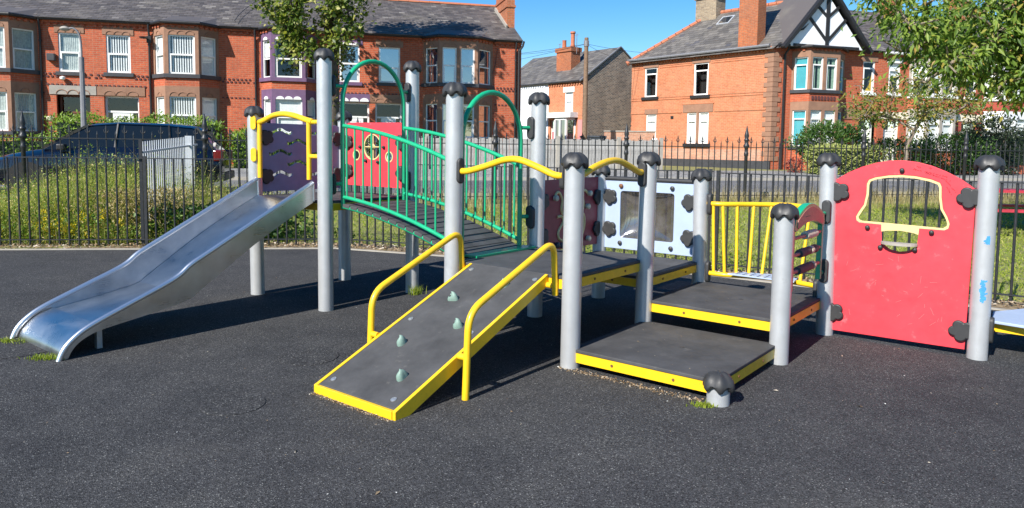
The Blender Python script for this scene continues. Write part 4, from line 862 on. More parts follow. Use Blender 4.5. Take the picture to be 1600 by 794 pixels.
    def clover(parent, mat, x, y, front, sx=1.0):
        plate('clover_clamp', [(px_ * 1.12 * sx + x, py_ * 1.12 + y) for px_, py_ in [(a * math.cos(.785) - b * math.sin(.785), a * math.sin(.785) + b * math.cos(.785)) for a, b in clo]], [], .03, 'black_plastic', parent, mat @ T((0, 0, front)), .008)
    def knob(parent, mat, x, y, front, r=.016, m_='black_plastic', l=.02):
        k = MB(); k.lathe([(r * .5, 0), (r, .006), (r, .006 + l * .6), (r * .6, l + .004), (.002, l + .006)], 10, (0, 0, 0)); k.build('button_bolt', m_, parent, smooth=50, mat=mat @ T((x, y, front)))
    def wave(x0, x1, y, w=.022, amp=.02, n=10):
        up = [(x0 + (x1 - x0) * i / n, y + amp * math.sin(math.pi * 2 * (i / n) - math.pi * .5) * math.sin(math.pi * (i / n)) ** .5 + w) for i in range(n + 1)]
        lo = [(x, yy - 2 * w) for x, yy in up]; return lo + up[::-1]
    holes = []
    for r_ in range(5):
        z = 1.555 - r_ * .103
        for c0 in ((.135, .62) if r_ % 2 == 0 else (.335, .80)):
            if c0 + .26 < .97: holes.append(wave(c0, c0 + .26, z, .017, .026))
    pp = plate('climbing_panel', [(.06, .985), (.975, .985), (.975, 1.62), (.93, 1.635), (.1, 1.635), (.06, 1.62)], holes, .016, 'purple_panel', cf_, PV(-3.575), .002, 'purple panel with wavy finger holes')
    for (x, z) in ((.10, 1.50), (.10, 1.13), (.94, 1.50), (.94, 1.13)): clover(pp, Matrix.Identity(4), x, z, .022)
    rp = plate('wheel_panel', [(-3.53, 1.02), (-2.62, 1.02), (-2.62, 1.655), (-2.7, 1.66), (-3.45, 1.668), (-3.53, 1.66)], [circ(-3.36, 1.335, .058), circ(-3.11, 1.42, .135, 28), circ(-2.86, 1.325, .058)], .016, 'red_panel', cf_, PU(S_), .002, 'red panel with round portholes')
    for (cx0, cz0, r_) in ((-3.36, 1.335, .058), (-3.11, 1.42, .135), (-2.86, 1.325, .058)):
        plate('hole_rim', circ(cx0, cz0, r_, 28), [circ(cx0, cz0, r_ - .014, 28)], .012, 'cream_edge', rp, Matrix.Identity(4))
    w_ = MB(); w_.tube([(-3.24, 1.42, -.006), (-2.98, 1.42, -.006)], .006, 6); w_.tube([(-3.11, 1.29, -.006), (-3.11, 1.55, -.006)], .006, 6); w_.lathe([(.02, -.02), (.03, 0), (.02, .02)], 10, (-3.11, 1.42, -.006)); w_.build('spinner', 'cream_edge', rp, smooth=50)
    for (x, z) in ((-3.29, 1.42), (-3.2, 1.28), (-3.02, 1.27), (-2.93, 1.42)): knob(rp, Matrix.Identity(4), x, z, .009)
    for (x, z) in ((-3.475, 1.47), (-3.475, 1.17), (-2.67, 1.47), (-2.67, 1.17)): clover(rp, Matrix.Identity(4), x, z, .022)
    mp_ = plate('bead_panel', [(S_ + .06, .545), (2 * S_ - .06, .53), (2 * S_ - .06, 1.165), (S_ + .06, 1.155)], [], .018, 'maroon_panel', cf_, PV(-S_), .003, 'dark red panel with cream bead tracks')
    for (x, z) in ((S_ + .08, .98), (2 * S_ - .08, .98), (2 * S_ - .08, .68), (S_ + .08, .68)): clover(mp_, Matrix.Identity(4), x, z, .022, .9)
    I4 = Matrix.Identity(4)
    for P_ in ([(1.29, 1.02), (1.33, 1.05), (1.37, 1.03), (1.40, .97), (1.39, .90), (1.41, .85)], [(1.71, .85), (1.75, .90), (1.74, .97), (1.72, 1.03), (1.77, 1.05), (1.82, 1.02)],
               [(1.33, .83), (1.40, .83), (1.42, .78), (1.35, .70), (1.36, .64), (1.42, .61)], [(1.66, .60), (1.73, .64), (1.77, .73), (1.76, .82), (1.71, .84), (1.68, .80)]):
        t = MB(); t.tube([(p.x, p.y, .011) for p in spline([(a, b, 0) for a, b in P_], 5)], .013, 8); t.build('bead_track', 'cream_edge', mp_, smooth=50)
    for (x, z) in ((1.28, 1.0), (1.83, 1.02), (1.80, .90), (1.82, .60), (1.31, .585), (1.37, .58)):
        k = MB(); k.lathe([(.012, 0), (.024, .006), (.026, .035), (.014, .045)], 12); k.build('bead', 'rope' if z > .59 else 'bin_plastic', mp_, smooth=50, mat=T((x, z, .01)))
    bp = plate('window_panel', [(-.97, .50), (-.06, .50), (-.06, 1.14), (-.97, 1.14)], [rrect(-.813, -.26, .60, 1.045, .03)], .018, 'blue_panel', cf_, PU(2 * S_), .003, 'pale blue panel with bubble window')
    t = MB(); t.tube([(-.99, 1.155, 0), (-.05, 1.155, 0)], .022, 10); t.build('top_bar', 'black_plastic', bp, smooth=50)
    d = MB(); nx, ny = 22, 18
    for j in range(ny + 1):
        for i in range(nx + 1):
            x, y = i / nx, j / ny; hh = (16 * x * (1 - x) * y * (1 - y)) ** .55; d.v.append((-.815 + .557 * x, .598 + .449 * y, -.11 * hh))
    d.f = [(j * (nx + 1) + i, j * (nx + 1) + i + 1, (j + 1) * (nx + 1) + i + 1, (j + 1) * (nx + 1) + i) for j in range(ny) for i in range(nx)]; d.m = [0] * len(d.f)
    d.build('bubble_window', 'bubble_plastic', bp, smooth=80)
    for (x, z, mm) in ((-.80, 1.09, 'rusty_bolt'), (-.28, 1.09, 'black_plastic'), (-.80, .555, 'black_plastic'), (-.28, .55, 'black_plastic')): knob(bp, I4, x, z, .009, .02, mm)
    for (x, z) in ((-.915, .985), (-.915, .68), (-.11, .975), (-.11, .66)): clover(bp, I4, x, z, .024)
    # red shop-front panel between the last two posts
    x0 = S_; o = [(x0 + .06, .045), (x0 + .965, .052), (x0 + .975, 1.17)]
    for i in range(11): t = i / 10; x = .975 - .925 * t; o.append((x0 + x, 1.185 + .178 * math.sin(math.pi * t) ** .85 * 1.0 + (.03 * t)))
    o.append((x0 + .05, 1.18))
    W = [(.235, .90), (.385, .895)] + [(.393, .76), (.45, .715), (.515, .70), (.58, .712), (.635, .752)] + [(.642, .885), (.80, .885), (.825, .90), (.832, .935), (.815, .985), (.785, 1.04), (.772, 1.12), (.768, 1.20), (.755, 1.228), (.70, 1.25), (.60, 1.27), (.51, 1.276), (.42, 1.27), (.33, 1.252), (.285, 1.232), (.272, 1.20), (.272, 1.12), (.258, 1.04), (.225, .985), (.207, .945), (.212, .915)]
    sp_ = plate('shop_panel', o, [[(x0 + a, b) for a, b in W]], .02, 'red_panel', cf_, PU(2 * S_ + .002), .003, 'large red arched panel with bell shaped window')
    inner = [(.25, .915), (.79, .90), (.812, .918), (.815, .938), (.80, .978), (.768, 1.035), (.754, 1.12), (.751, 1.19), (.742, 1.212), (.69, 1.232), (.60, 1.25), (.51, 1.257), (.42, 1.251), (.335, 1.234), (.298, 1.217), (.29, 1.19), (.29, 1.12), (.275, 1.033), (.243, .975), (.226, .945), (.23, .925)]
    outer_ = [(.235, .90), (.385, .895), (.388, .845), (.43, .855), (.515, .862), (.60, .852), (.640, .84), (.642, .885), (.80, .885), (.825, .90), (.832, .935), (.815, .985), (.785, 1.04), (.772, 1.12), (.768, 1.20), (.755, 1.228), (.70, 1.25), (.60, 1.27), (.51, 1.276), (.42, 1.27), (.33, 1.252), (.285, 1.232), (.272, 1.20), (.272, 1.12), (.258, 1.04), (.225, .985), (.207, .945), (.212, .915)]
    plate('window_surround', [(x0 + a, b) for a, b in outer_], [[(x0 + a, b) for a, b in inner]], .014, 'cream_edge', sp_, I4, .001)
    s = MB(); s.prism([(x0 + .515 + .125 * math.cos(math.pi + math.pi * k / 12), .765, -.012 - .0) if 0 else (x0 + .515 + .125 * math.cos(math.pi * k / 12), .765, .10 * math.sin(math.pi * k / 12)) for k in range(13)], (0, -.009, 0), (0, .009, 0)); s.build('counter_shelf', 'grey_stone', sp_)
    for (x, z) in ((.509, 1.308), (.296, .87), (.721, .867), (.391, .728), (.621, .731)): knob(sp_, I4, x0 + x, z, .011, .017)
    for (x, z) in ((.078, 1.13), (.078, .19), (.945, 1.13), (.945, .185)): clover(sp_, I4, x0 + x, z, .025, 1.12)
    ink = MB(); rnd = random.Random(5)
    for (xa, ya, xb, yb, n, hh) in ((.58, 1.318, .80, 1.268, 16, .013), (.66, 1.295, .83, 1.235, 14, .011), (.79, 1.24, .86, 1.16, 8, .012), (.80, 1.20, .835, 1.13, 6, .014), (.60, 1.337, .63, 1.33, 3, .012), (.68, 1.33, .70, 1.322, 2, .012)):
        P_ = []
        for i in range(n * 2): t = i / (n * 2 - 1); P_.append((x0 + xa + (xb - xa) * t + rnd.uniform(-.004, .004), ya + (yb - ya) * t + (hh / 2 if i % 2 else -hh / 2) * rnd.uniform(.3, 1.1), .0112))
        for i in range(0, len(P_) - 1):
            if rnd.random() < .8: ink.tube([P_[i], P_[i + 1]], .0011, 4)
    ink.build('scribble', 'ink', sp_, kind='stuff')
    sc = MB()
    for _ in range(26):
        x, y = rnd.uniform(.15, .88), rnd.uniform(.15, .68); a = rnd.uniform(0, 3.1); L_ = rnd.uniform(.01, .06); sc.tube([(x0 + x, y, .0108), (x0 + x + L_ * math.cos(a), y + L_ * math.sin(a), .0108)], .0007, 4)
    sc.build('scratches', 'pink_render', sp_, kind='stuff')
    # bridge
    zl = lambda u: .985 - .12 * ((u + 2.49) / 1.4) - .20 * ((u + 2.49) / 1.4) ** 2
    uA, uB = -2.49, -1.09; vN, vF = .157, .877; vc, hw = .517, .36
    br = None; npl = 14
    for k in range(npl):
        a = uA + .02 + (uB - uA - .02) * k / npl; b = uA + .02 + (uB - uA - .02) * (k + 1) / npl - .010
        q = MB(); za, zb = zl(a) - .058, zl(b) - .058
        q.prism([(a, 0, za - .03), (b, 0, zb - .03), (b, 0, zb), (a, 0, za)], (0, vN - .02, 0), (0, vF + .02, 0))
        if br is None:
            fr = MB(); U = [uA + (uB - uA) * i / 14 for i in range(15)]
            for v in (vN, vF): fr.tube([(u, v, zl(u) - .085) for u in U], .019, 10)
            fr.tube([(uA + .1, vN, zl(uA + .1) - .09), (uA + .1, vF, zl(uA + .1) - .09)], .016, 8); fr.tube([(uB - .1, vN, zl(uB - .1) - .09), (uB - .1, vF, zl(uB - .1) - .09)], .016, 8)
            br = fr.build('bridge', 'green_paint', cf_, smooth=50, label='arched green bridge with black slatted floor')
        q.build('plank', 'deck_rubber', br, bevel=.004)
    q = MB(); q.box(-1.085, -.96, vN + .03, vF + .06, .602, .618); q.build('threshold_plate', 'green_paint', br)
    U = [uA + (uB - uA) * i / 16 for i in range(17)]
    for v in (vN, vF):
        t = MB(); t.tube([(u, v, zl(u) + .62) for u in U], .0175, 10); t.build('handrail', 'green_paint', br, smooth=50)
        t = MB(); t.tube([(u, v, zl(u)) for u in U], .0165, 10); t.build('lower_rail', 'green_paint', br, smooth=50)
        for k in range(13):
            u = uA + .055 + (uB - uA - .05) * k / 12.6; t = MB(); t.tube([(u, v, zl(u)), (u, v, zl(u) + .62)], .0085, 8); t.build('baluster', 'green_paint', br, smooth=50)
    for (u, z0, zs, zp, b0, b1, pu) in ((uA, .88, 1.80, 2.19, 1.945, 1.10, UP2), (uB, .62, 1.49, 1.865, 1.60, .86, -S_)):
        P_ = [(u, vc - hw, z0), (u, vc - hw, zs)] + [(u, vc - hw * math.cos(math.pi * k / 18), zs + (zp - zs) * math.sin(math.pi * k / 18)) for k in range(1, 18)] + [(u, vc + hw, zs), (u, vc + hw, z0)]
        t = MB(); t.tube(P_, .0205, 12); ar = t.build('arch', 'green_paint', br, smooth=50)
        for z in (b0, b1):
            dv = hw if z <= zs else hw * math.sqrt(max(0, 1 - ((z - zs) / (zp - zs)) ** 2))
            for s, vp in ((-1, 0), (1, S_)):
                t = MB(); t.tube([(u, vc + s * dv, z), (pu + (u - pu) * .25, vp - s * .06, z)], .0165, 8); t.build('arch_bracket', 'green_paint', br, smooth=50)
                plate('clamp_plate', rrect(-.026, .026, -.085, .085, .025), [], .03, 'black_plastic', br, PU(vp - s * .075) @ T((pu + (u - pu) * .25, z, 0)), .008)
    # ramp
    sl_ = .553 / 1.36; rz = lambda v: .045 + (v + 1.36) * sl_; ra, rb = -.85, -.18
    q = MB(); q.prism([(0, -1.345, rz(-1.345) - .022), (0, .003, rz(.003) - .022), (0, .003, rz(.003)), (0, -1.345, rz(-1.345))], (ra + .014, 0, 0), (rb - .014, 0, 0)); rp_ = q.build('ramp', 'deck_rubber', cf_, bevel=.003, label='black climbing ramp with yellow edges')
    for x in (ra, rb):
        q = MB(); q.prism([(0, -1.365, -.01), (0, -1.28, -.01), (0, .0, rz(0) - .075), (0, .0, rz(0) + .003), (0, -1.365, rz(-1.365) + .003)], (x - .012, 0, 0), (x + .012, 0, 0)); q.build('side_rail', 'yellow_paint', rp_, bevel=.003)
    q = MB(); q.box(ra + .0125, rb - .0125, -1.37, -1.346, -.01, rz(-1.36) + .002); q.build('front_rail', 'yellow_paint', rp_, bevel=.003)
    for (u, v) in ((-.261, -1.29), (-.78, -1.285), (-.786, -.07), (-.221, -.075), (-.772, -.674), (-.249, -.678)):
        q = MB(); q.lathe([(.018, 0), (.018, .004), (.006, .006)], 12); q.build('bolt', 'bolt_steel', rp_, smooth=50, mat=T((u, v, rz(v))) @ Matrix.Rotation(math.atan(sl_), 4, 'X'))
    for i, (u, v) in enumerate(((-.645, -.411), (-.389, -.645), (-.629, -.887), (-.365, -1.133), (-.391, -.186))):
        q = MB(); r0 = random.Random(i)
        q.lathe([(.058, 0), (.056, .012), (.046, .032), (.030, .046), (.012, .050), (.001, .050)], 14, mod=lambda j, r, z, a: (r * (1 + .18 * math.cos(2 * a + i) + .12 * math.cos(3 * a - i) + (.15 * math.cos(a + 1) if j > 1 else 0)), z * (1 + .35 * math.cos(a - .8 + i * .3) if j > 0 else 1)))
        hd = q.build('climbing_hold', 'hold_plastic', rp_, smooth=60, mat=T((u, v, rz(v))) @ Matrix.Rotation(math.atan(sl_), 4, 'X') @ Matrix.Diagonal((.62, .58, .86, 1)))
        q = MB(); q.tube([(-.012, -.03, .030), (-.004, -.012, .034)], .011, 8); q.build('bolt_hole', 'black_timber', hd)
    for x, s, zb in ((-.105, 1, 0), (-.93, -1, 0)):
        t = MB(); t.tube(fillet([(x, -.885, zb), (x, -.862, .50), (x, -.03, .835), (x, -.003, .47)], .11, 7), .0215, 12)
        hr = t.build('ramp_handrail', 'yellow_paint', rp_, smooth=50)
        for (v, z) in ((-.873, .24), (-.006, .53)):
            t = MB(); t.tube([(x, v, z), (rb + .012 if s > 0 else ra - .012, v, z)], .02, 8); t.build('rail_stub', 'yellow_paint', rp_, smooth=50)
    # wavy yellow guard bars over the two open sides of the ramp deck
    t = MB(); t.tube(spline([(-.97, -.0, 1.262), (-.88, -.0, 1.266), (-.72, 0, 1.305), (-.55, 0, 1.352), (-.42, 0, 1.355), (-.25, 0, 1.305), (-.13, 0, 1.263), (-.06, 0, 1.262)], 5), .0235, 12); t.build('wavy_bar', 'yellow_paint', cf_, smooth=50)
    t = MB(); t.tube(spline([(.0, .08, 1.262), (0, .15, 1.27), (0, .29, 1.315), (0, .47, 1.352), (0, .62, 1.35), (0, .80, 1.30), (0, .90, 1.268), (0, .975, 1.268)], 5), .0235, 12); t.build('wavy_bar', 'yellow_paint', cf_, smooth=50)
    def clampU(v, u, z): plate('clamp_plate', rrect(-.026, .026, -.085, .085, .025), [], .034, 'black_plastic', cf_, PU(v) @ T((u, z, 0)), .008)
    def clampV(u, v, z): plate('clamp_plate', rrect(-.026, .026, -.085, .085, .025), [], .034, 'black_plastic', cf_, PV(u) @ T((v, z, 0)), .008)
    clampV(-S_ + .07, 0, 1.265); clampV(-.07, .02, 1.262); clampU(.075, .0, 1.262); clampU(S_ - .075, .0, 1.25); clampU(S_ - .075, -S_, .85)
    # yellow bulging barrier
    bt = spline([(.05, 2 * S_, .975), (.18, 2 * S_ + .01, .975), (.38, 2 * S_ + .20, .975), (.62, 2 * S_ + .34, .975), (.82, 2 * S_ + .22, .975), (.98, 2 * S_ + .0, .975)], 6)
    bb = spline([(.05, 2 * S_, .37), (.22, 2 * S_ + .0, .37), (.40, 2 * S_ + .08, .37), (.60, 2 * S_ + .13, .37), (.80, 2 * S_ + .06, .37), (.98, 2 * S_, .37)], 6)
    t = MB(); t.tube(bt, .021, 10); bar = t.build('barrier', 'yellow_paint', cf_, smooth=50, label='yellow bulging barrier between two posts'); t = MB(); t.tube(bb, .021, 10); t.build('lower_rail', 'yellow_paint', bar, smooth=50)
    for f in (.11, .22, .32, .42, .51, .61, .72, .85):
        a = bb[int(f * (len(bb) - 1))]; b = bt[int(f * (len(bt) - 1))]; t = MB(); t.tube([a, b], .0135, 8); t.build('bar', 'yellow_paint', bar, smooth=50)
    q = MB(); q.prism([(.27, 2 * S_ - .06, .385), (.82, 2 * S_ - .06, .385), (.80, 2 * S_ + .10, .385), (.6, 2 * S_ + .17, .385), (.36, 2 * S_ + .10, .385)], (0, 0, 0), (0, 0, .012)); pl = q.build('foot_plate', 'blue_panel', bar, bevel=.002)
    q = MB()
    for i in range(8):
        for j in range(3): q.tube([(.34 + i * .06, 2 * S_ - .035 + j * .05, .3972), (.34 + i * .06, 2 * S_ - .035 + j * .05, .3985)], .012, 8)
    q.build('grip_studs', 'dark_sill', pl)
    for z in (.97, .38): clampV(.07, 2 * S_, z)
    clampV(S_ - .06, 2 * S_, .33)
    # abacus toy between the two right-hand posts (plane u = S_)
    m_ = PV(S_); aL, aR, zb_ = S_ + .17, S_ + .86, .46
    o = [(aL - .02, .90)] + [(aL + (aR - aL) * k / 12, .96 + .10 * math.sin(math.pi * k / 12)) for k in range(13)] + [(aR + .02, .90), (aR, .88)] + [(aR - .02 - (aR - aL - .04) * k / 8, .885 + .05 * math.sin(math.pi * k / 8)) for k in range(9)]
    ab = plate('abacus_toy', o, [], .05, 'green_paint', cf_, m_, .004, 'green arched abacus toy with sliding rollers')
    plate('arch_inset', [((x - S_ - .515) * .86 + S_ + .515, (y - .93) * .8 + .935) for x, y in o], [], .058, 'pink_plastic', ab, I4)
    text('marks', '- - - -', .05, 'text_dark', ab, (aL + .2, .965, .03))
    for x in (aL, aR): q = MB(); q.box(x - .02, x + .02, zb_, .93, -.018, .018); q.build('toy_leg', 'green_paint', ab, bevel=.004)
    for z, ps in ((.83, ((.30, .55, 'rope'),)), (.71, ((.18, .40, 'foam_grey'), (.42, .48, 'rope'), (.5, .58, 'foam_grey'))), (.59, ((.15, .47, 'foam_grey'), (.49, .53, 'rope')))):
        q = MB(); q.tube([(aL, z, 0), (aR, z, 0)], .014, 8); q.build('spindle', 'pink_plastic', ab, smooth=50)
        for a, b, mm in ps: q = MB(); q.tube([(aL + a, z, 0), (aL + (a + b) / 2, z, 0), (aL + b, z, 0)], [.03, .033, .03], 12); q.build('roller', mm, ab, smooth=50)
    for z in (.96, .50):
        q = MB(); q.tube([(aR, z, 0), (2 * S_ - .06, z, 0)], .016, 8); q.build('toy_bracket', 'green_paint', ab, smooth=50)
        clampU(2 * S_ - .07, S_ + .01, z + .01)
        q = MB(); q.tube([(aL, z, 0), (S_ + .06, z, 0)], .016, 8); q.build('toy_bracket', 'green_paint', ab, smooth=50)
    # low side platform beyond the last post
    gx, gy = 2.077, 2 * S_; q = MB(); pts = [(gx + .06, gy + .14), (gx + .3, gy + .10), (gx + 1.0, gy + .06), (gx + 1.3, gy + .3), (gx + 1.3, gy + .75), (gx + .9, gy + 1.0), (gx + .25, gy + .85), (gx + .04, gy + .5)]
    q.prism([(x, y, .235) for x, y in pts], (0, 0, 0), (0, 0, .02)); bo = q.build('balance_plate', 'blue_panel', cf_, bevel=.004, label='pale blue low plate beyond the end post')
    q = MB(); q.beam((gx + .05, gy + .22, .195), (gx + 1.25, gy + .2, .195), .05, .055); q.beam((gx + .05, gy + .6, .195), (gx + 1.25, gy + .62, .195), .05, .055); q.build('plate_beam', 'yellow_paint', bo)
    q = MB(); q.tube([(gx + 1.1, gy + .45, 0), (gx + 1.1, gy + .45, .234)], .06, 16); q.build('plate_leg', 'post_metal', bo, smooth=50)
    clampV(gx + .07, gy + .02, .21)
play()
# ------------------------------------------------------------------ railings
def plain_railing(label, a, b, top=1.2, sp_=.125, postn=4, extra=None):
    a = Vector((*a, 0)); b = Vector((*b, 0)); L = (b - a).length; f = thing('metal_railing', label, 'fence'); f.matrix_basis = frame((a.x, a.y, 0), b - a)
    for z, nm in ((top - .02, 'top_rail'), (.10, 'bottom_rail')):
        m = MB(); m.box(.02, L - .02, -.02, .02, z - .006, z + .006); m.build(nm, 'railing_paint', f)
    bar = MB().tube([(0, 0, .02), (0, 0, top - .026)], .0125, 8).mesh('bar', M('railing_paint'), 50)
    n = int(L / sp_); step = max(1, n // postn); pm = MB().box(-.019, .019, -.019, .019, -.1, top + .01).mesh('post', M('railing_paint'))
    for k in range(n + 1):
        x = .03 + k * sp_
        if x > L: break
        if k % step == 0: link('post', pm, f, T((x, 0, 0)))
        else: link('bar', bar, f, T((x, random.uniform(-.003, .003), 0)) @ Matrix.Rotation(random.uniform(-.006, .006), 4, 'Y'))
    return f
plain_railing('black flat-topped railing in front of the tall weeds beside the slide', FENCE[0], FENCE[1], 1.235, postn=4)
plain_railing('black flat-topped railing run behind the green bridge', FENCE[1], FENCE[2], 1.20, postn=2)
plain_railing('black flat-topped railing run behind the large red panel', FENCE[2], FENCE[3], 1.185, postn=3)
def return_railing():
    a = Vector((-5.09, 9.97, 0)); b = sp(-2.38, 14.75); b = Vector((b.x, b.y, 0)); L = (b - a).length; f = thing('metal_railing', 'light grey painted railing running back from the weeds towards the street', 'fence'); f.matrix_basis = frame((a.x, a.y, 0), b - a)
    for z in (1.28, .2): m = MB(); m.add([(0.02, -.03, z), (L, -.03, z + .1), (L, .0, z + .1), (0.02, 0, z), (0.02, -.03, z + .03), (L, -.03, z + .13), (L, .0, z + .13), (0.02, 0, z + .03)], [(0, 3, 2, 1), (4, 5, 6, 7), (0, 1, 5, 4), (1, 2, 6, 5), (2, 3, 7, 6), (3, 0, 4, 7)]); m.build('rail', 'grey_railing', f)
    bar = MB().box(-.007, .007, .002, .014, .06, 1.44).mesh('bar', M('grey_railing')); n = int(L / .125)
    for k in range(1, n): link('bar', bar, f, T((k * .125 + .03, 0, .12 * k / n)))
    for x, w, mt in ((.0, .02, 'railing_paint'), (L * .83, .055, 'grey_railing')): m = MB(); m.box(x - w, x + w, -w, w, -.1, 1.47 + .1 * x / L); m.build('post', mt, f)
return_railing()
def spiked_railing():
    o = sp(-9.0, 14.9); f = thing('spiked_railing', 'black spiked iron railing along the street with fleur finials and spear posts', 'fence'); f.matrix_basis = frame((o.x, o.y, .26), ST); L = 28.0
    for z, nm in ((1.225, 'top_rail'), (.12, 'bottom_rail')): m = MB(); m.box(0, L, -.022, .022, z - .009, z + .009); m.build(nm, 'railing_paint', f)
    m = MB(); m.tube([(0, 0, .05), (0, 0, 1.30)], .0115, 6); m.lathe([(.011, 1.28), (.016, 1.30), (.011, 1.315), (.003, 1.37)], 6); b1 = m.mesh('spike_bar', M('railing_paint'), 50)
    m = MB(); m.tube([(0, 0, .05), (0, 0, 1.32)], .0115, 6); m.lathe([(.010, 1.31), (.020, 1.34), (.012, 1.36), (.018, 1.40), (.003, 1.47)], 6)
    for s in (-1, 1): m.tube([(0, 0, 1.33), (s * .03, 0, 1.345), (s * .042, 0, 1.375), (s * .036, 0, 1.395)], [.008, .009, .007, .003], 5)
    b2 = m.mesh('finial_bar', M('railing_paint'), 50)
    m = MB(); m.lathe([(.038, -.2), (.038, 1.02), (.05, 1.04), (.05, 1.09), (.04, 1.11), (.04, 1.2), (.068, 1.23), (.068, 1.27), (.046, 1.30), (.046, 1.36), (.060, 1.39), (.038, 1.43), (.054, 1.48), (.042, 1.54), (.022, 1.63), (.004, 1.72)], 10); pm = m.mesh('spear_post', M('railing_paint'), 50)
    pa = [-8.3, -5.3, -2.25, .6, 3.42, 6.37, 9.33, 12.5, 15.5, 18.5]
    for k in range(int(L / .152)):
        x = k * .152 + .05
        if min(abs(x - 9.0 - p) for p in pa) < .075: continue
        link('finial_bar' if k % 2 else 'spike_bar', b2 if k % 2 else b1, f, T((x, 0, 0)) @ Matrix.Rotation(random.uniform(-.008, .008), 4, 'Y'))
    for p in pa: link('spear_post', pm, f, T((p + 9.0, 0, 0)))
spiked_railing()
def board_fence():
    o = sp(2.9, 26.3); f = thing('wooden_fence', 'weathered grey timber board fence across the end of the side street', 'fence'); f.matrix_basis = frame((o.x, o.y, .48), ST); L = 9.9; x = 0
    for z in (.25, 1.0): m = MB(); m.box(0, L, .03, .09, z, z + .07); m.build('rail', 'grey_wood', f)
    ms = [MB().box(0, w, -.012, .012, 0, h).mesh('board', M('grey_wood')) for w, h in ((.118, 1.24), (.125, 1.26), (.13, 1.225), (.12, 1.25), (.11, 1.235))]
    while x < L - .13: i = random.randrange(5); link('board', ms[i], f, T((x, random.uniform(-.006, .006), random.uniform(-.02, .02))) @ Matrix.Rotation(random.uniform(-.012, .012), 4, 'Y')); x += (.118, .125, .13, .12, .11)[i] + random.uniform(.004, .016)
    for p in (.6, 3.1, 5.56, 8.02, L - .1): m = MB(); m.box(p - .06, p + .06, -.08, .028, -.1, 1.36); m.build('concrete_post', 'concrete', f)
board_fence()
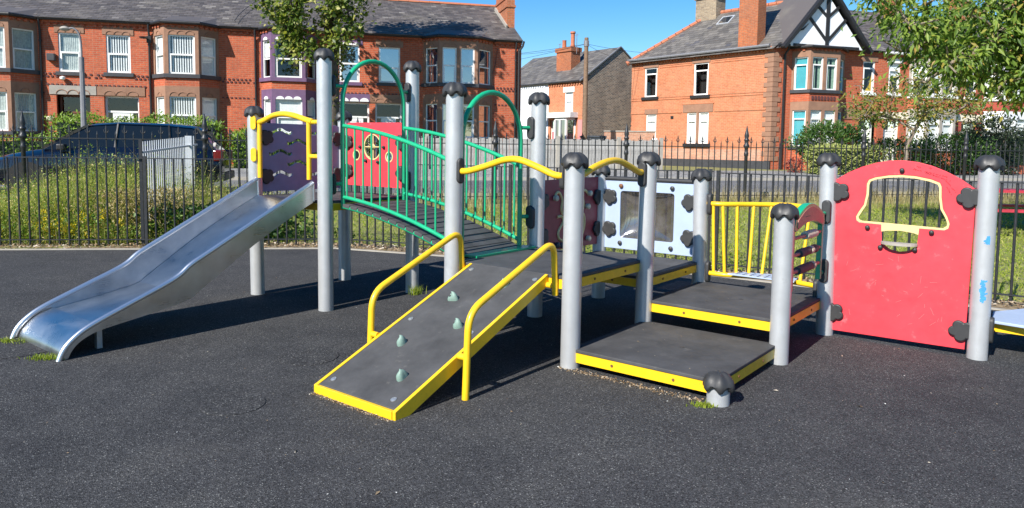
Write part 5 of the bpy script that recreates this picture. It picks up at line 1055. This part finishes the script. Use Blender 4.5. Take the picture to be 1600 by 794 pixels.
# ------------------------------------------------------------------ street things
def make_car():
    c = thing('parked_car', 'dark blue estate car parked at the kerb behind the weeds', 'car')
    # local x forward (0 rear .. 4.5 front), y across, z up
    st = [(-.02, .45, .62, .55, .70), (.04, .30, .90, .80, .72), (.35, .22, .98, .88, .74), (1.0, .20, 1.0, .90, .76), (2.2, .20, .99, .90, .76), (3.0, .20, .96, .90, .74), (3.6, .20, .90, .88, .70), (4.1, .22, .80, .84, .62), (4.4, .28, .68, .74, .52), (4.5, .40, .58, .60, .42)]
    m = MB(); n = 14; vs = []
    for (x, z0, z1, hw, ht) in st:
        ring = [(-hw * .92, z0), (-hw, z0 + (z1 - z0) * .25), (-hw, z0 + (z1 - z0) * .6), (-hw * .97, z0 + (z1 - z0) * .86), (-ht, z1), (-ht * .5, z1 + .025), (0, z1 + .03)]
        ring += [(-a, b) for a, b in ring[-2::-1]]; ring.append((0, z0 - .01)); vs += [(x, a, b) for a, b in ring]
    n = len(ring); fs = [(i * n + k, i * n + (k + 1) % n, (i + 1) * n + (k + 1) % n, (i + 1) * n + k) for i in range(len(st) - 1) for k in range(n)] + [tuple(range(n)), tuple(range((len(st) - 1) * n, len(st) * n))]
    m.add(vs, fs); b = m.build('body', 'car_blue', c, smooth=35)
    gh = [(.12, .95, .70), (.55, 1.40, .60), (1.1, 1.46, .60), (2.0, 1.48, .60), (2.55, 1.43, .58), (3.35, .97, .70)]
    g = MB(); vs = []
    for i, (x, z, hw) in enumerate(gh):
        xb = x if i in (0, 5) else x; vs += [(xb, -.745, .93), (x, -hw, z), (x, hw, z), (xb, .745, .93)]
    g.add(vs, [(4 * i + k, 4 * i + k + 1, 4 * i + k + 5, 4 * i + k + 4) for i in range(5) for k in range(3)] + [(0, 3, 2, 1), (20, 21, 22, 23)]); g.build('cabin_glass', 'car_glass', c)
    r = MB(); rs = [(.40, 1.395, .60), (.6, 1.45, .62), (1.1, 1.49, .62), (2.0, 1.505, .62), (2.45, 1.475, .60), (2.62, 1.425, .59)]; vs = []
    for x, z, hw in rs: vs += [(x, -hw - .01, z - .045), (x, -hw * .8, z), (x, 0, z + .015), (x, hw * .8, z), (x, hw + .01, z - .045)]
    r.add(vs, [(5 * i + k, 5 * i + k + 1, 5 * i + k + 6, 5 * i + k + 5) for i in range(5) for k in range(4)]); r.build('roof', 'car_blue', c, smooth=60)
    for s in (-1, 1):
        for a, b_, mt in (((.14, .73, .94), (.50, .615, 1.42), 'car_blue'), ((1.0, .748, .94), (1.05, .612, 1.455), 'black_gutter'), ((2.05, .748, .94), (2.0, .612, 1.47), 'black_gutter'), ((3.36, .71, .96), (2.56, .595, 1.44), 'car_blue')): p = MB(); p.beam((a[0], s * a[1], a[2]), (b_[0], s * b_[1], b_[2]), .03, .05); p.build('pillar', mt, c)
    
    t = MB(); t.lathe([(.12, -.09), (.30, -.09), (.315, -.06), (.315, .06), (.30, .09), (.12, .09)], 20); tm = t.mesh('wheel', M('tyre'), 40)
    h = MB(); h.lathe([(.02, -.03), (.20, -.02), (.215, .02), (.2, .03)], 16)
    for k in range(5): h.box(.03, .19, -.025, .025, .03, .045)
    hm = h.mesh('rim', M('hub_metal'), 40)
    for x in (.80, 3.62):
        for s in (-1, 1):
            w = link('wheel', tm, c, T((x, s * .80, .315)) @ Matrix.Rotation(-s * math.pi / 2, 4, 'X')); link('rim', hm, w, T((0, 0, .07)))
            a = MB(); a.tube([(x, s * .80, .33), (x, s * .905, .33)], .36, 20); a.build('wheel_arch', 'tyre', c)
    for s in (-1, 1):
        q = MB(); q.box(-.03, .16, s * .76 - .1, s * .76 + .1, .72, .95); q.build('tail_light', 'tail_lamp', c, bevel=.03); q = MB(); q.box(4.3, 4.45, s * .58 - .14, s * .58 + .14, .56, .67); q.build('headlight', 'bolt_steel', c, bevel=.03)
        q = MB(); q.box(2.9, 3.05, s * .90 - .1, s * .90 + .1, .92, 1.05); q.build('mirror', 'black_gutter', c, bevel=.03)
    q = MB(); q.box(-.06, -.01, -.26, .26, .62, .73); q.build('number_plate', 'yellow_cloth', c)
    q = MB(); q.box(-.07, .1, -.80, .80, .30, .48); q.build('bumper', 'black_gutter', c, bevel=.03)
    return c
def place_car(c, a, w):
    p = sp(a, w); d = -ST; c.matrix_basis = Matrix(((d.x, -d.y, 0, p.x), (d.y, d.x, 0, p.y), (0, 0, 1, gz(p.x, p.y) + .0), (0, 0, 0, 1)))
car = make_car(); place_car(car, -2.15, 17.2)
car2 = copy_tree(car); place_car(car2, -7.0, 17.15); car2['label'] = 'second dark blue car, only its rear corner showing ahead of the estate'
for o_ in (car, car2): o_['group'] = 'cars parked along the kerb'
def lamp():
    p = V_ = (-13.45, 22.9); l = thing('street_lamp', 'grey concrete street lamp with a swan neck bracket in front of the hedge', 'street lamp'); l.location = (p[0], p[1], gz(*p))
    m = MB(); m.tube([(0, 0, -.1), (0, 0, 1.4), (0, 0, 3.15)], [.095, .085, .07], 8); m.build('column', 'lead', l)
    m = MB(); m.tube([(0, 0, 3.1), (0, 0, 3.55)], .075, 8); m.build('collar', 'lead', l, smooth=50)
    m = MB(); m.tube(spline([(0, 0, 3.5), (0, 0, 3.9), (-.04, -.02, 4.25), (-.18, -.06, 4.42), (-.34, -.1, 4.40)], 5), .03, 8); m.build('bracket', 'lead', l, smooth=50)
    m = MB(); m.lathe([(.03, -.05), (.12, -.03), (.15, .02), (.09, .08), (.02, .1)], 10, (-.42, -.12, 4.38)); m.build('lantern', 'grey_stone', l, smooth=50)
lamp()
def picnic():
    t = thing('picnic_table', 'red wooden picnic table on the grass beyond the railing', 'picnic table'); t.location = (9.15, 13.0, gz(9.15, 13.0)); t.rotation_euler = (0, 0, R(-12))
    for k in range(5): m = MB(); m.box(-.95, .95, -.36 + k * .147, -.36 + k * .147 + .135, .74, .785); m.build('top_plank', 'red_wood', t)
    for y in (-.82, .58):
        for k in range(2): m = MB(); m.box(-.95, .95, y + k * .125, y + k * .125 + .115, .43, .47); m.build('seat_plank', 'red_wood', t)
    for x in (-.82, .82):
        for s in (-1, 1): m = MB(); m.beam((x, s * .70, 0), (x, s * .24, .74), .05, .1, up=(1, 0, 0)); m.build('leg', 'red_wood', t)
        m = MB(); m.box(x + .026, x + .07, -.8, .8, .34, .43); m.build('seat_bearer', 'red_wood', t); m = MB(); m.box(x + .026, x + .07, -.35, .35, .65, .738); m.build('top_bearer', 'red_wood', t)
picnic()
m = MB(); m.box(8.9, 11.5, 11.35, 12.1, -.05, .035); tag(m.build('paving_slab', 'concrete'), 'flat concrete slab on the grass in front of the picnic table', 'slab')
# ------------------------------------------------------------------ hedges, shrubs
def shell_points(n, lx, ly, z0, z1, rough=.12):
    P = np.empty((n, 3)); D = np.empty((n, 3)); f = rng.uniform(0, 1, n); A1 = lx * (z1 - z0); A2 = ly * (z1 - z0); A3 = lx * ly; tot = 2 * A1 + 2 * A2 + A3
    u, v = rng.uniform(-.5, .5, n), rng.uniform(0, 1, n); c = np.cumsum([A1, A1, A2, A2, A3]) / tot
    for i in range(n):
        if f[i] < c[0]: P[i] = (u[i] * lx, -ly / 2, z0 + v[i] * (z1 - z0)); D[i] = (0, -1, .5)
        elif f[i] < c[1]: P[i] = (u[i] * lx, ly / 2, z0 + v[i] * (z1 - z0)); D[i] = (0, 1, .5)
        elif f[i] < c[2]: P[i] = (-lx / 2, u[i] * ly, z0 + v[i] * (z1 - z0)); D[i] = (-1, 0, .5)
        elif f[i] < c[3]: P[i] = (lx / 2, u[i] * ly, z0 + v[i] * (z1 - z0)); D[i] = (1, 0, .5)
        else: P[i] = (u[i] * lx, (v[i] - .5) * ly, z1); D[i] = (0, 0, 1)
    ph = rng.uniform(0, 6, 3); w = np.sin(P[:, 0] * 2.3 + ph[0]) * np.cos(P[:, 2] * 3.1 + ph[1]) + np.sin(P[:, 0] * 5.7 + ph[2]) * .6
    P += D * (w * rough * .6 + rng.normal(size=n) * rough * .6)[:, None]; return P, D
def hedge(label, c, ang, lx, ly, z0, z1, mat, n, size=.09, rough=.1, cat='hedge', group=None):
    h = thing('hedge', label, cat, c, ang, group)
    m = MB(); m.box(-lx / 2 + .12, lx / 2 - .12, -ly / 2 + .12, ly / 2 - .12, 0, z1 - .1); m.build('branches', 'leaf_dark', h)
    P, D = shell_points(n, lx, ly, z0, z1, rough); leaves('foliage', P, D + rng.normal(size=(n, 3)) * .9, rng.uniform(.6, 1.3, n) * size, .55, mat, h, up=(-.35, -.5, .7)); return h
def hs(a, w): p = sp(a, w); return (p.x, p.y, gz(p.x, p.y))
SA = math.atan2(.247, .969)
hedge('low clipped hedge in front of the net curtained house', hs(-9.9, 26.6), SA, 3.0, .8, .1, 1.0, 'leaf_hedge', 2600)
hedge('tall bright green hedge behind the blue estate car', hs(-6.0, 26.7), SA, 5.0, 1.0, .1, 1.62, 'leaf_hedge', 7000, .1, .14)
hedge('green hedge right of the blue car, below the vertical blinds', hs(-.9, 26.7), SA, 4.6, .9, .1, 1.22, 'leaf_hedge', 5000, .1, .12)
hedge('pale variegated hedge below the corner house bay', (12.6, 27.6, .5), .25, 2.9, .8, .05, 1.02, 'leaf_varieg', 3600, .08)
hedge('tall dark clipped hedge beyond the end post', (23.9, 32.45, .5), SA, 9.5, 1.2, .05, 1.72, 'leaf_dark', 11000, .1, .07)  # tree shade over this hedge is put into its near-black leaf colour
def shrub(name, label, c, rx, ry, rz, mat, n, size, cat='bush', stems=True):
    s = thing(name, label, cat, c); d = rng.normal(size=(n, 3)); d /= np.linalg.norm(d, axis=1, keepdims=True); r = rng.uniform(.45, 1.05, n) ** .6
    lump = 1 + .18 * np.sin(d[:, 0] * 6 + 1) * np.cos(d[:, 2] * 5) + .1 * np.sin(d[:, 1] * 9)
    P = d * (r * lump)[:, None] * np.array((rx, ry, rz)) + np.array((0, 0, rz * .95)); P[:, 2] = np.maximum(P[:, 2], .04)
    leaves('foliage', P, d + rng.normal(size=(n, 3)) * .7 + np.array((0, 0, .2)), rng.uniform(.6, 1.3, n) * size, .5, mat, s, up=(-.35, -.5, .7))
    m = MB()
    for k in range(7): a = k * .9; m.tube([(0, 0, 0), (rx * .3 * math.cos(a), ry * .3 * math.sin(a), rz * .7), (rx * .6 * math.cos(a), ry * .6 * math.sin(a), rz * 1.35)], [.04, .025, .01], 5)
    m.build('stems', 'bark', s); return s
shrub('shrub', 'rounded dark green shrub under the corner house bay window', (12.55, 28.9, .9), 1.35, 1.0, .82, 'leaf_shrub', 5200, .13)
shrub('shrub', 'small dark red shrub at the foot of the corner house', (11.0, 28.4, .5), .35, .3, .32, 'leaf_red', 500, .08)
shrub('shrub', 'green garden shrubs behind the cream nameplate', (15.0, 28.4, .5), 1.5, .8, .72, 'leaf_shrub', 3600, .12)
shrub('shrub', 'leafy garden bush beneath the small thin tree', (17.4, 29.0, .5), 1.7, .9, .82, 'leaf_shrub', 3800, .12)
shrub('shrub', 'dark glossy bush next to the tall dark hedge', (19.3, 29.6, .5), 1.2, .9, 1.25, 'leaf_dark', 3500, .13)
shrub('weedy_bush', 'ragged seedling bush by the bay of the blinds house', (-9.0, 25.2, .5), .7, .5, .75, 'leaf_hedge', 1300, .12)
def garden_wall():
    w = thing('garden_wall', 'low red brick garden wall with pillars in front of the gabled house', 'wall'); w.matrix_basis = frame((13.6, 27.75, .48), (.95, .312)); m = MB(); m.box(0, 2.2, 0, .22, -.2, .5); m.build('wall', 'red_brick', w)
    m = MB(); m.box(3.0, 8.2, 0, .22, -.2, .42); m.build('wall', 'red_brick', w)
    for x in (2.35, 2.95): m = MB(); m.box(x - .18, x + .18, -.07, .3, -.2, .95); p = m.build('pillar', 'orange_brick', w); m = MB(); m.box(x - .23, x + .23, -.12, .35, .952, 1.06); m.build('cap_stone', 'concrete', p)
    n = thing('street_nameplate', 'cream street nameplate with two lines of worn letters on the garden wall', 'sign'); n.matrix_basis = frame((13.72, 27.62, .48), (.95, .312)); m = MB(); m.box(0, 1.5, -.02, .02, .1, .62); m.build('plate', 'cream_render', n, bevel=.004)
    text('lettering', 'W  N  O', .2, 'text_dark', n, (.3, -.022, .38), (R(90), 0, 0)); text('lettering', 'E T', .16, 'text_dark', n, (.42, -.022, .16), (R(90), 0, 0))
garden_wall()
# ------------------------------------------------------------------ trees
LEAFN = []
def grow(nodes_target, base, trunk_top, r0):
    nodes = [(Vector(base), -1)]; nseg = 5
    for k in range(1, nseg + 1): nodes.append((Vector(base).lerp(Vector(trunk_top), k / nseg) + Vector((random.uniform(-.04, .04), random.uniform(-.04, .04), 0)), k - 1))
    tg = sorted(nodes_target, key=lambda p: (Vector(p) - Vector(trunk_top)).length)
    ends = []
    for p in tg:
        p = Vector(p); best = min(range(max(2, nseg - 2), len(nodes)), key=lambda i: (nodes[i][0] - p).length + max(0, nodes[i][0].z - p.z) * .4)
        cur = best; st = nodes[best][0]; L = (p - st).length; n = max(1, int(L / .28)); sag = Vector((random.uniform(-.1, .1), random.uniform(-.1, .1), .12 * L))
        for k in range(1, n + 1): t = k / n; nodes.append((st.lerp(p, t) + sag * math.sin(math.pi * t) * .6 + Vector((random.uniform(-.02, .02),) * 3), cur)); cur = len(nodes) - 1
        ends.append(cur)
    fl = []
    for e in ends:
        i = e
        for _ in range(4):
            if i < 0: break
            fl.append(i); i = nodes[i][1]
    LEAFN.append(fl)
    cnt = [0] * len(nodes)
    for e in ends:
        i = e
        while i >= 0: cnt[i] += 1; i = nodes[i][1]
    mx = max(cnt); return nodes, [r0 * (max(c, .5) / mx) ** .48 for c in cnt]
def limbs(mb, nodes, rad, n=7):
    for i, (p, par) in enumerate(nodes):
        if par < 0: continue
        q = nodes[par][0]; rq = min(rad[par], rad[i] * 1.5); mb.tube([q, p], [max(rq, .008), max(rad[i], .007)], n if rad[i] > .03 else 5, cap=False)
def tree(name, label, base, top, r0, blobs, ntarget, nleaf, lsize, lw, lmat, bark, spread=.33, droop=0, group=None, twig_leaf=True):
    t = thing(name, label, 'tree', base, 0, group); B = Vector(base); tg = []
    wts = [b[1][0] * b[1][1] * b[1][2] for b in blobs]
    for _ in range(ntarget):
        c, r = random.choices(blobs, wts)[0]
        while True:
            d = Vector((random.uniform(-1, 1), random.uniform(-1, 1), random.uniform(-1, 1)))
            if .25 < d.length < 1: break
        tg.append(Vector(c) + Vector((d.x * r[0], d.y * r[1], d.z * r[2])) - B)
    nodes, rad = grow(tg, (0, 0, -.1), Vector(top) - B, r0); m = MB(); limbs(m, nodes, rad); m.build('trunk', bark, t, smooth=60)
    pos = np.array([n_[0][:] for n_ in nodes]); thin = np.array(LEAFN[-1])
    pick = rng.choice(thin, nleaf); off = rng.normal(size=(nleaf, 3)) * spread * np.array((1, 1, .7)); P = pos[pick] + off
    D = off / (np.linalg.norm(off, axis=1, keepdims=True) + 1e-6) + rng.normal(size=(nleaf, 3)) * .6 + np.array((0, 0, -droop))
    leaves('crown', P, D, rng.uniform(.6, 1.3, nleaf) * lsize, lw, lmat, t, fold=.3, up=(-.5, -.62, .6)); return t
K_ = 1.052; kz = lambda p: (p[0] * K_, p[1] * K_, 1.45 + (p[2] - 1.45) * K_)
tree('street_tree', 'street tree with a ragged crown in front of the purple trimmed house', (-6.05 * K_, 24.8 * K_, .48), kz((-6.12, 24.7, 4.45)), .21,
     [(kz(c_), r_) for c_, r_ in [((-6.4, 24.4, 5.65), (1.5, 1.3, 1.2)), ((-7.2, 24.1, 4.7), (1.05, 1.0, .8)), ((-5.6, 24.3, 5.45), (1.05, 1.1, .9)), ((-6.2, 24.5, 7.4), (1.9, 1.7, 1.3)), ((-4.7, 24.5, 6.25), (.8, .8, .4)), ((-7.55, 24.1, 6.2), (.9, .9, .9)), ((-6.7, 24.0, 4.25), (.6, .7, .45)), ((-6.1, 24.8, 9.2), (2.2, 2.0, 1.4)), ((-6.0, 24.9, 10.8), (1.5, 1.5, .9))]], 110, 12500, .165, .75, 'leaf_street', 'bark', .22)
def ivy():
    n = 420; P = np.empty((n, 3)); a = rng.uniform(0, 6.28, n); P[:, 0] = np.cos(a) * .24; P[:, 1] = np.sin(a) * .24; P[:, 2] = rng.uniform(.3, 4.2, n); o = leaves('trunk_shoots', P, np.stack([np.cos(a), np.sin(a), rng.normal(size=n) * .6], 1), rng.uniform(.07, .15, n), .75, 'leaf_small', bpy.data.objects['street_tree'], kind='stuff')
ivy()
tree('cherry_tree', 'large cherry tree with long drooping leaves overhanging the lawn by the railing', (10.6, 12.6, .1), (10.2, 12.4, 2.9), .2,
     [((9.2, 12.3, 3.35), (1.9, 1.4, .85)), ((7.7, 12.1, 3.65), (1.3, 1.1, .6)), ((9.8, 12.3, 4.6), (1.8, 1.6, .9)), ((8.0, 12.0, 2.85), (1.5, 1.2, .5)), ((6.5, 12.0, 3.95), (.9, .8, .35)), ((7.9, 12.0, 4.3), (1.5, 1.0, .45)), ((9.0, 11.9, 2.55), (1.0, .9, .42)), ((10.5, 12.3, 3.3), (1.4, 1.4, 1.0)), ((6.4, 11.9, 3.1), (.8, .6, .4)), ((7.2, 11.7, 2.75), (1.0, .7, .5)), ((6.9, 11.8, 3.4), (1.0, .7, .5)), ((8.1, 11.6, 2.35), (.9, .6, .35)), ((8.6, 11.6, 3.9), (1.5, .9, .6)), ((5.75, 11.9, 4.05), (.45, .5, .2))], 250, 19000, .135, .33, 'leaf_cherry', 'bark_pale', .21, .8)
tree('young_tree', 'small thin tree with sparse yellowing leaves in the front garden', (14.6, 27.2, .5), (14.7, 27.2, 1.5), .075,
     [((14.2, 27.0, 3.5), (1.9, 1.4, .9)), ((15.8, 27.1, 3.7), (1.7, 1.4, 1.1)), ((12.9, 26.8, 3.2), (1.0, 1.0, .7)), ((17.2, 27.3, 3.0), (1.3, 1.0, 1.0))], 80, 3600, .14, .45, 'leaf_small', 'bark_pale', .24, .3)
# ------------------------------------------------------------------ grass, weeds, litter
def line_y(x):                         # y of the near railing at x
    for a, b in zip(FENCE, FENCE[1:]):
        if a[0] <= x <= b[0]: return a[1] + (b[1] - a[1]) * (x - a[0]) / (b[0] - a[0])
    return 4.3 if x > 0 else 9
def field(n, x0, x1, y0, y1, keep):
    P = np.stack([rng.uniform(x0, x1, n), rng.uniform(y0, y1, n), np.zeros(n)], 1); k = np.array([keep(p[0], p[1]) for p in P]); P = P[k]
    P[:, 2] = [gz(p[0], p[1]) - .03 for p in P]; return P
P = field(160000, -4.6, 15, 5, 18, lambda x, y: y > line_y(x) + .22 and sw(x, y) < 14.2 and (x > -4.2 or y > 12.5)); N = len(P); P[:, 2] += rng.uniform(0, .035, N)
D = rng.normal(size=(N, 3)); D[:, 2] = np.abs(D[:, 2]) * .9 + .25
g = leaves('lawn_grass', P, D, rng.uniform(.035, .085, N), .16, 'grass_green', kind='stuff', fold=.1, up=(-.35, -.45, .8)); g['label'] = 'mown green grass between the two railings'
P = field(52000, -3.5, 19, 9, 21, lambda x, y: 13.2 < sw(x, y) < 15.6); N = len(P)
blades('dry_grass', P, rng.uniform(.10, .48, N) * np.clip((np.array([sw(a, b) for a, b, _ in P]) - 12.8) / 1.6, .25, 1), .006, 'grass_dry', .7)
P = field(16000, -12, 9, 3.6, 11, lambda x, y: 0 < y - line_y(x) + .22 < .42); N = len(P)
P[:, 2] += .03; leaves('fence_foot_grass', P, rng.normal(size=(N, 3)) * np.array((1, 1, .6)) + np.array((0, 0, .5)), rng.uniform(.02, .075, N), .18, 'grass_dry', kind='stuff')
P = field(46000, -13, -4.0, 9.2, 15.0, lambda x, y: y > line_y(x) + .08 and sw(x, y) < 14.6 and rng.uniform() < (1 if y < line_y(x) + 2.2 else .5)); N = len(P)
hw_ = .60 + .16 * np.sin(P[:, 0] * 1.9 + 1) * np.cos(P[:, 1] * 2.3) + (.50 * np.exp(-((P[:, 0] + 6.35) / .85) ** 2)) - .24 * np.exp(-((P[:, 0] + 9.6) / 1.2) ** 2) - .16 * np.exp(-((P[:, 0] + 4.2) / .8) ** 2); near = np.clip((np.array([y - line_y(x) for x, y, _ in P])) / .9, .4, 1)
H = rng.uniform(.35, 1.12, N) * hw_ * near
wd = blades('tall_weeds', P, H, .0065, 'weed', .55); wd['label'] = 'tall tangled weeds between the railings'
n = 64000; idx = rng.integers(0, N, n); Q = P[idx].copy(); tt = rng.uniform(.12, 1, n); Q[:, 2] += tt * H[idx]; Q[:, :2] += rng.normal(size=(n, 2)) * .035
leaves('weed_leaves', Q, rng.normal(size=(n, 3)) + np.array((0, 0, .3)), rng.uniform(.018, .055, n), .42, 'weed', kind='stuff', up=(-.35, -.45, .8))
n = 17000; idx = rng.integers(0, N, n); idx = idx[P[idx][:, 0] < -5.3]; n = len(idx); Q = P[idx].copy(); Q[:, 2] += rng.uniform(.2, 1, n) * H[idx] * 1.05; Q[:, :2] += rng.normal(size=(n, 2)) * .03
leaves('weed_greenery', Q, rng.normal(size=(n, 3)) + np.array((0, 0, .3)), rng.uniform(.02, .06, n), .45, 'leaf_hedge', kind='stuff', up=(-.35, -.45, .8))
cl = rng.uniform(-9.5, -5.0, 34); cl[:14] = rng.normal(size=14) * .28 - 6.25; ch_ = rng.uniform(.12, .42, 34)
n = 1700; k = rng.integers(0, 34, n); x = cl[k] + rng.normal(size=n) * .03; y = np.array([line_y(a) for a in x]) + .12 + .25 * ((k * 7919) % 10) / 10 + rng.normal(size=n) * .02; z = ch_[k] + rng.uniform(-.09, .07, n)
leaves('yellow_wildflowers', np.stack([x, y, z], 1), rng.normal(size=(n, 3)) + np.array((0, 0, 1.2)), rng.uniform(.016, .034, n), .7, 'flower_yellow', kind='stuff')
n = 6500; x = rng.uniform(-10.5, -4.6, n); y = np.array([line_y(a) for a in x]) + .10 + np.abs(rng.normal(size=n)) * .24; z = rng.uniform(.02, .36, n) * (1 + .3 * np.sin(x * 5))
leaves('wildflower_leaves', np.stack([x, y, z], 1), rng.normal(size=(n, 3)) + np.array((0, 0, .5)), rng.uniform(.02, .06, n), .35, 'leaf_hedge', kind='stuff')
n = 5200; x = rng.normal(size=n) * .38 - 5.3; y = np.array([line_y(a) for a in x]) + .25 + np.abs(rng.normal(size=n)) * .5; z = rng.uniform(.05, .75, n)
leaves('dead_stalks', np.stack([x, y, z], 1), rng.normal(size=(n, 3)) + np.array((0, 0, .8)), rng.uniform(.03, .09, n), .2, 'grass_dry', kind='stuff', up=(-.35, -.45, .8))
n = 7000; x = rng.uniform(-12, 8, n); y = np.array([line_y(a) for a in x]) - .2 + rng.uniform(0, .45, n) + np.sin(x * 3.1) * .04; z = rng.uniform(.012, .04, n)
leaves('verge_litter', np.stack([x, y, z], 1), rng.normal(size=(n, 3)) * np.array((1, 1, .35)), rng.uniform(.02, .055, n), .55, 'litter', kind='stuff', up=(-.2, -.3, .9))
n = 3800; x = rng.normal(size=n) * .55 - 4.15; y = np.array([line_y(a) for a in x]) + .2 + np.abs(rng.normal(size=n)) * .5; z = rng.uniform(.02, .5, n)
leaves('bramble_patch', np.stack([x, y, z], 1), rng.normal(size=(n, 3)) + np.array((0, 0, .5)), rng.uniform(.05, .1, n), .6, 'leaf_shrub', kind='stuff')
def LW(u, v, z=0): c, s = math.cos(TH), math.sin(TH); return np.array((A0.x + u * c + v * s, A0.y - u * s + v * c, z))
def tuft(label, c, n, h, r, mat='tuft', lean=1.2, rx=None):
    P = np.array([c + np.array((*(rng.normal(size=2) * (np.array(rx) if rx is not None else r)), -.005)) for _ in range(n)])
    o = blades('grass_tuft', P, rng.uniform(.4, 1, n) * h, .007, mat, lean, kind=None); tag(o, label, 'grass tuft', 'grass tufts on the black surface'); return o
tuft('tall grass tuft against the rear bridge post', LW(UP2 + .09, S_ - .04), 70, .12, .03)
tuft('low yellow moss tuft at the outer corner of the slide end', LW(-3.40, -2.13), 260, .035, .045, rx=(.06, .03))
tuft('low yellow moss tuft at the inner corner of the slide end', LW(-2.76, -2.11), 240, .035, .04, rx=(.06, .03))
tuft('bright moss tuft at the foot of the stub post', LW(S_ - .04, -.085), 240, .03, .03, rx=(.035, .02))
n = 620; P = np.empty((n, 3)); P[:, 0] = rng.uniform(-4.5, 5, n); P[:, 1] = 1.6 + rng.uniform(0, 1, n) ** 1.5 * 7; P[:, 2] = .004
leaves('surface_litter', P, np.concatenate([rng.normal(size=(n, 2)), np.abs(rng.normal(size=(n, 1))) * .08], 1), rng.uniform(.006, .016, n) * (1 + 2.2 * (rng.uniform(size=n) > .97)), .35, 'litter', kind='stuff', up=(0, 0, 1))
n = 240; P = np.stack([rng.uniform(-5, 5.5, n), 1.7 + rng.uniform(0, 1, n) ** 1.3 * 7, np.full(n, .004)], 1)
leaves('pale_chips', P, np.concatenate([rng.normal(size=(n, 2)), np.abs(rng.normal(size=(n, 1))) * .1], 1), rng.uniform(.006, .014, n), .6, 'white_chip', kind='stuff', up=(0, 0, 1))
P = np.array([LW(rng.uniform(a, b), rng.uniform(c_, d_), z_ + .002) for a, b, c_, d_, z_, k_ in ((.06, .98, .06, .98, .13, 22), (.06, .98, 1.1, 1.98, .29, 12), (-.95, -.08, .06, .95, .60, 8)) for _ in range(k_)]); n = len(P)
leaves('deck_specks', P, np.concatenate([rng.normal(size=(n, 2)), np.abs(rng.normal(size=(n, 1))) * .05], 1), rng.uniform(.005, .014, n), .5, 'litter', kind='stuff', up=(0, 0, 1))
P = np.array([(2.0, 4.0, .004), (2.9, 4.35, .004), (1.05, 3.35, .004), (2.35, 5.05, .004), (-1.0, 3.3, .004), (-.55, 2.9, .004), (1.9, 5.3, .004)])
leaves('fallen_leaves', P, rng.normal(size=(7, 3)) * np.array((1, 1, .1)), rng.uniform(.03, .055, 7), .3, 'litter', kind='stuff', up=(0, 0, 1))
n = 900; t = rng.uniform(0, 1, n); P = np.array([LW(-.05 + 1.0 * a, -.03 + rng.normal() * .02, .003) for a in t]); leaves('grit', P, rng.normal(size=(n, 3)) * np.array((1, 1, .2)), rng.uniform(.004, .014, n), .7, 'litter', kind='stuff')
n = 700; t = rng.uniform(0, 1, n); P = np.array([LW(-.86 + .68 * a, -1.385 + rng.normal() * .012, .003) for a in t]); leaves('grit', P, rng.normal(size=(n, 3)) * np.array((1, 1, .2)), rng.uniform(.003, .010, n), .7, 'litter', kind='stuff')
for (lab, x, y, r) in (('round patch in the rubber surface left of the ramp foot', -1.53, 3.93, .17), ('round patch in the rubber surface between slide and ramp', -1.37, 4.85, .2), ('round worn patch in the rubber surface at the slide end', -3.45, 5.0, .3)):
    m = MB(); m.lathe([(r, -.05), (r, .0035), (r - .004, .005)], 40, (x, y, 0)); tag(m.build('ground_patch', 'rubber_patch'), lab, 'ground patch', 'round patches in the rubber surface')
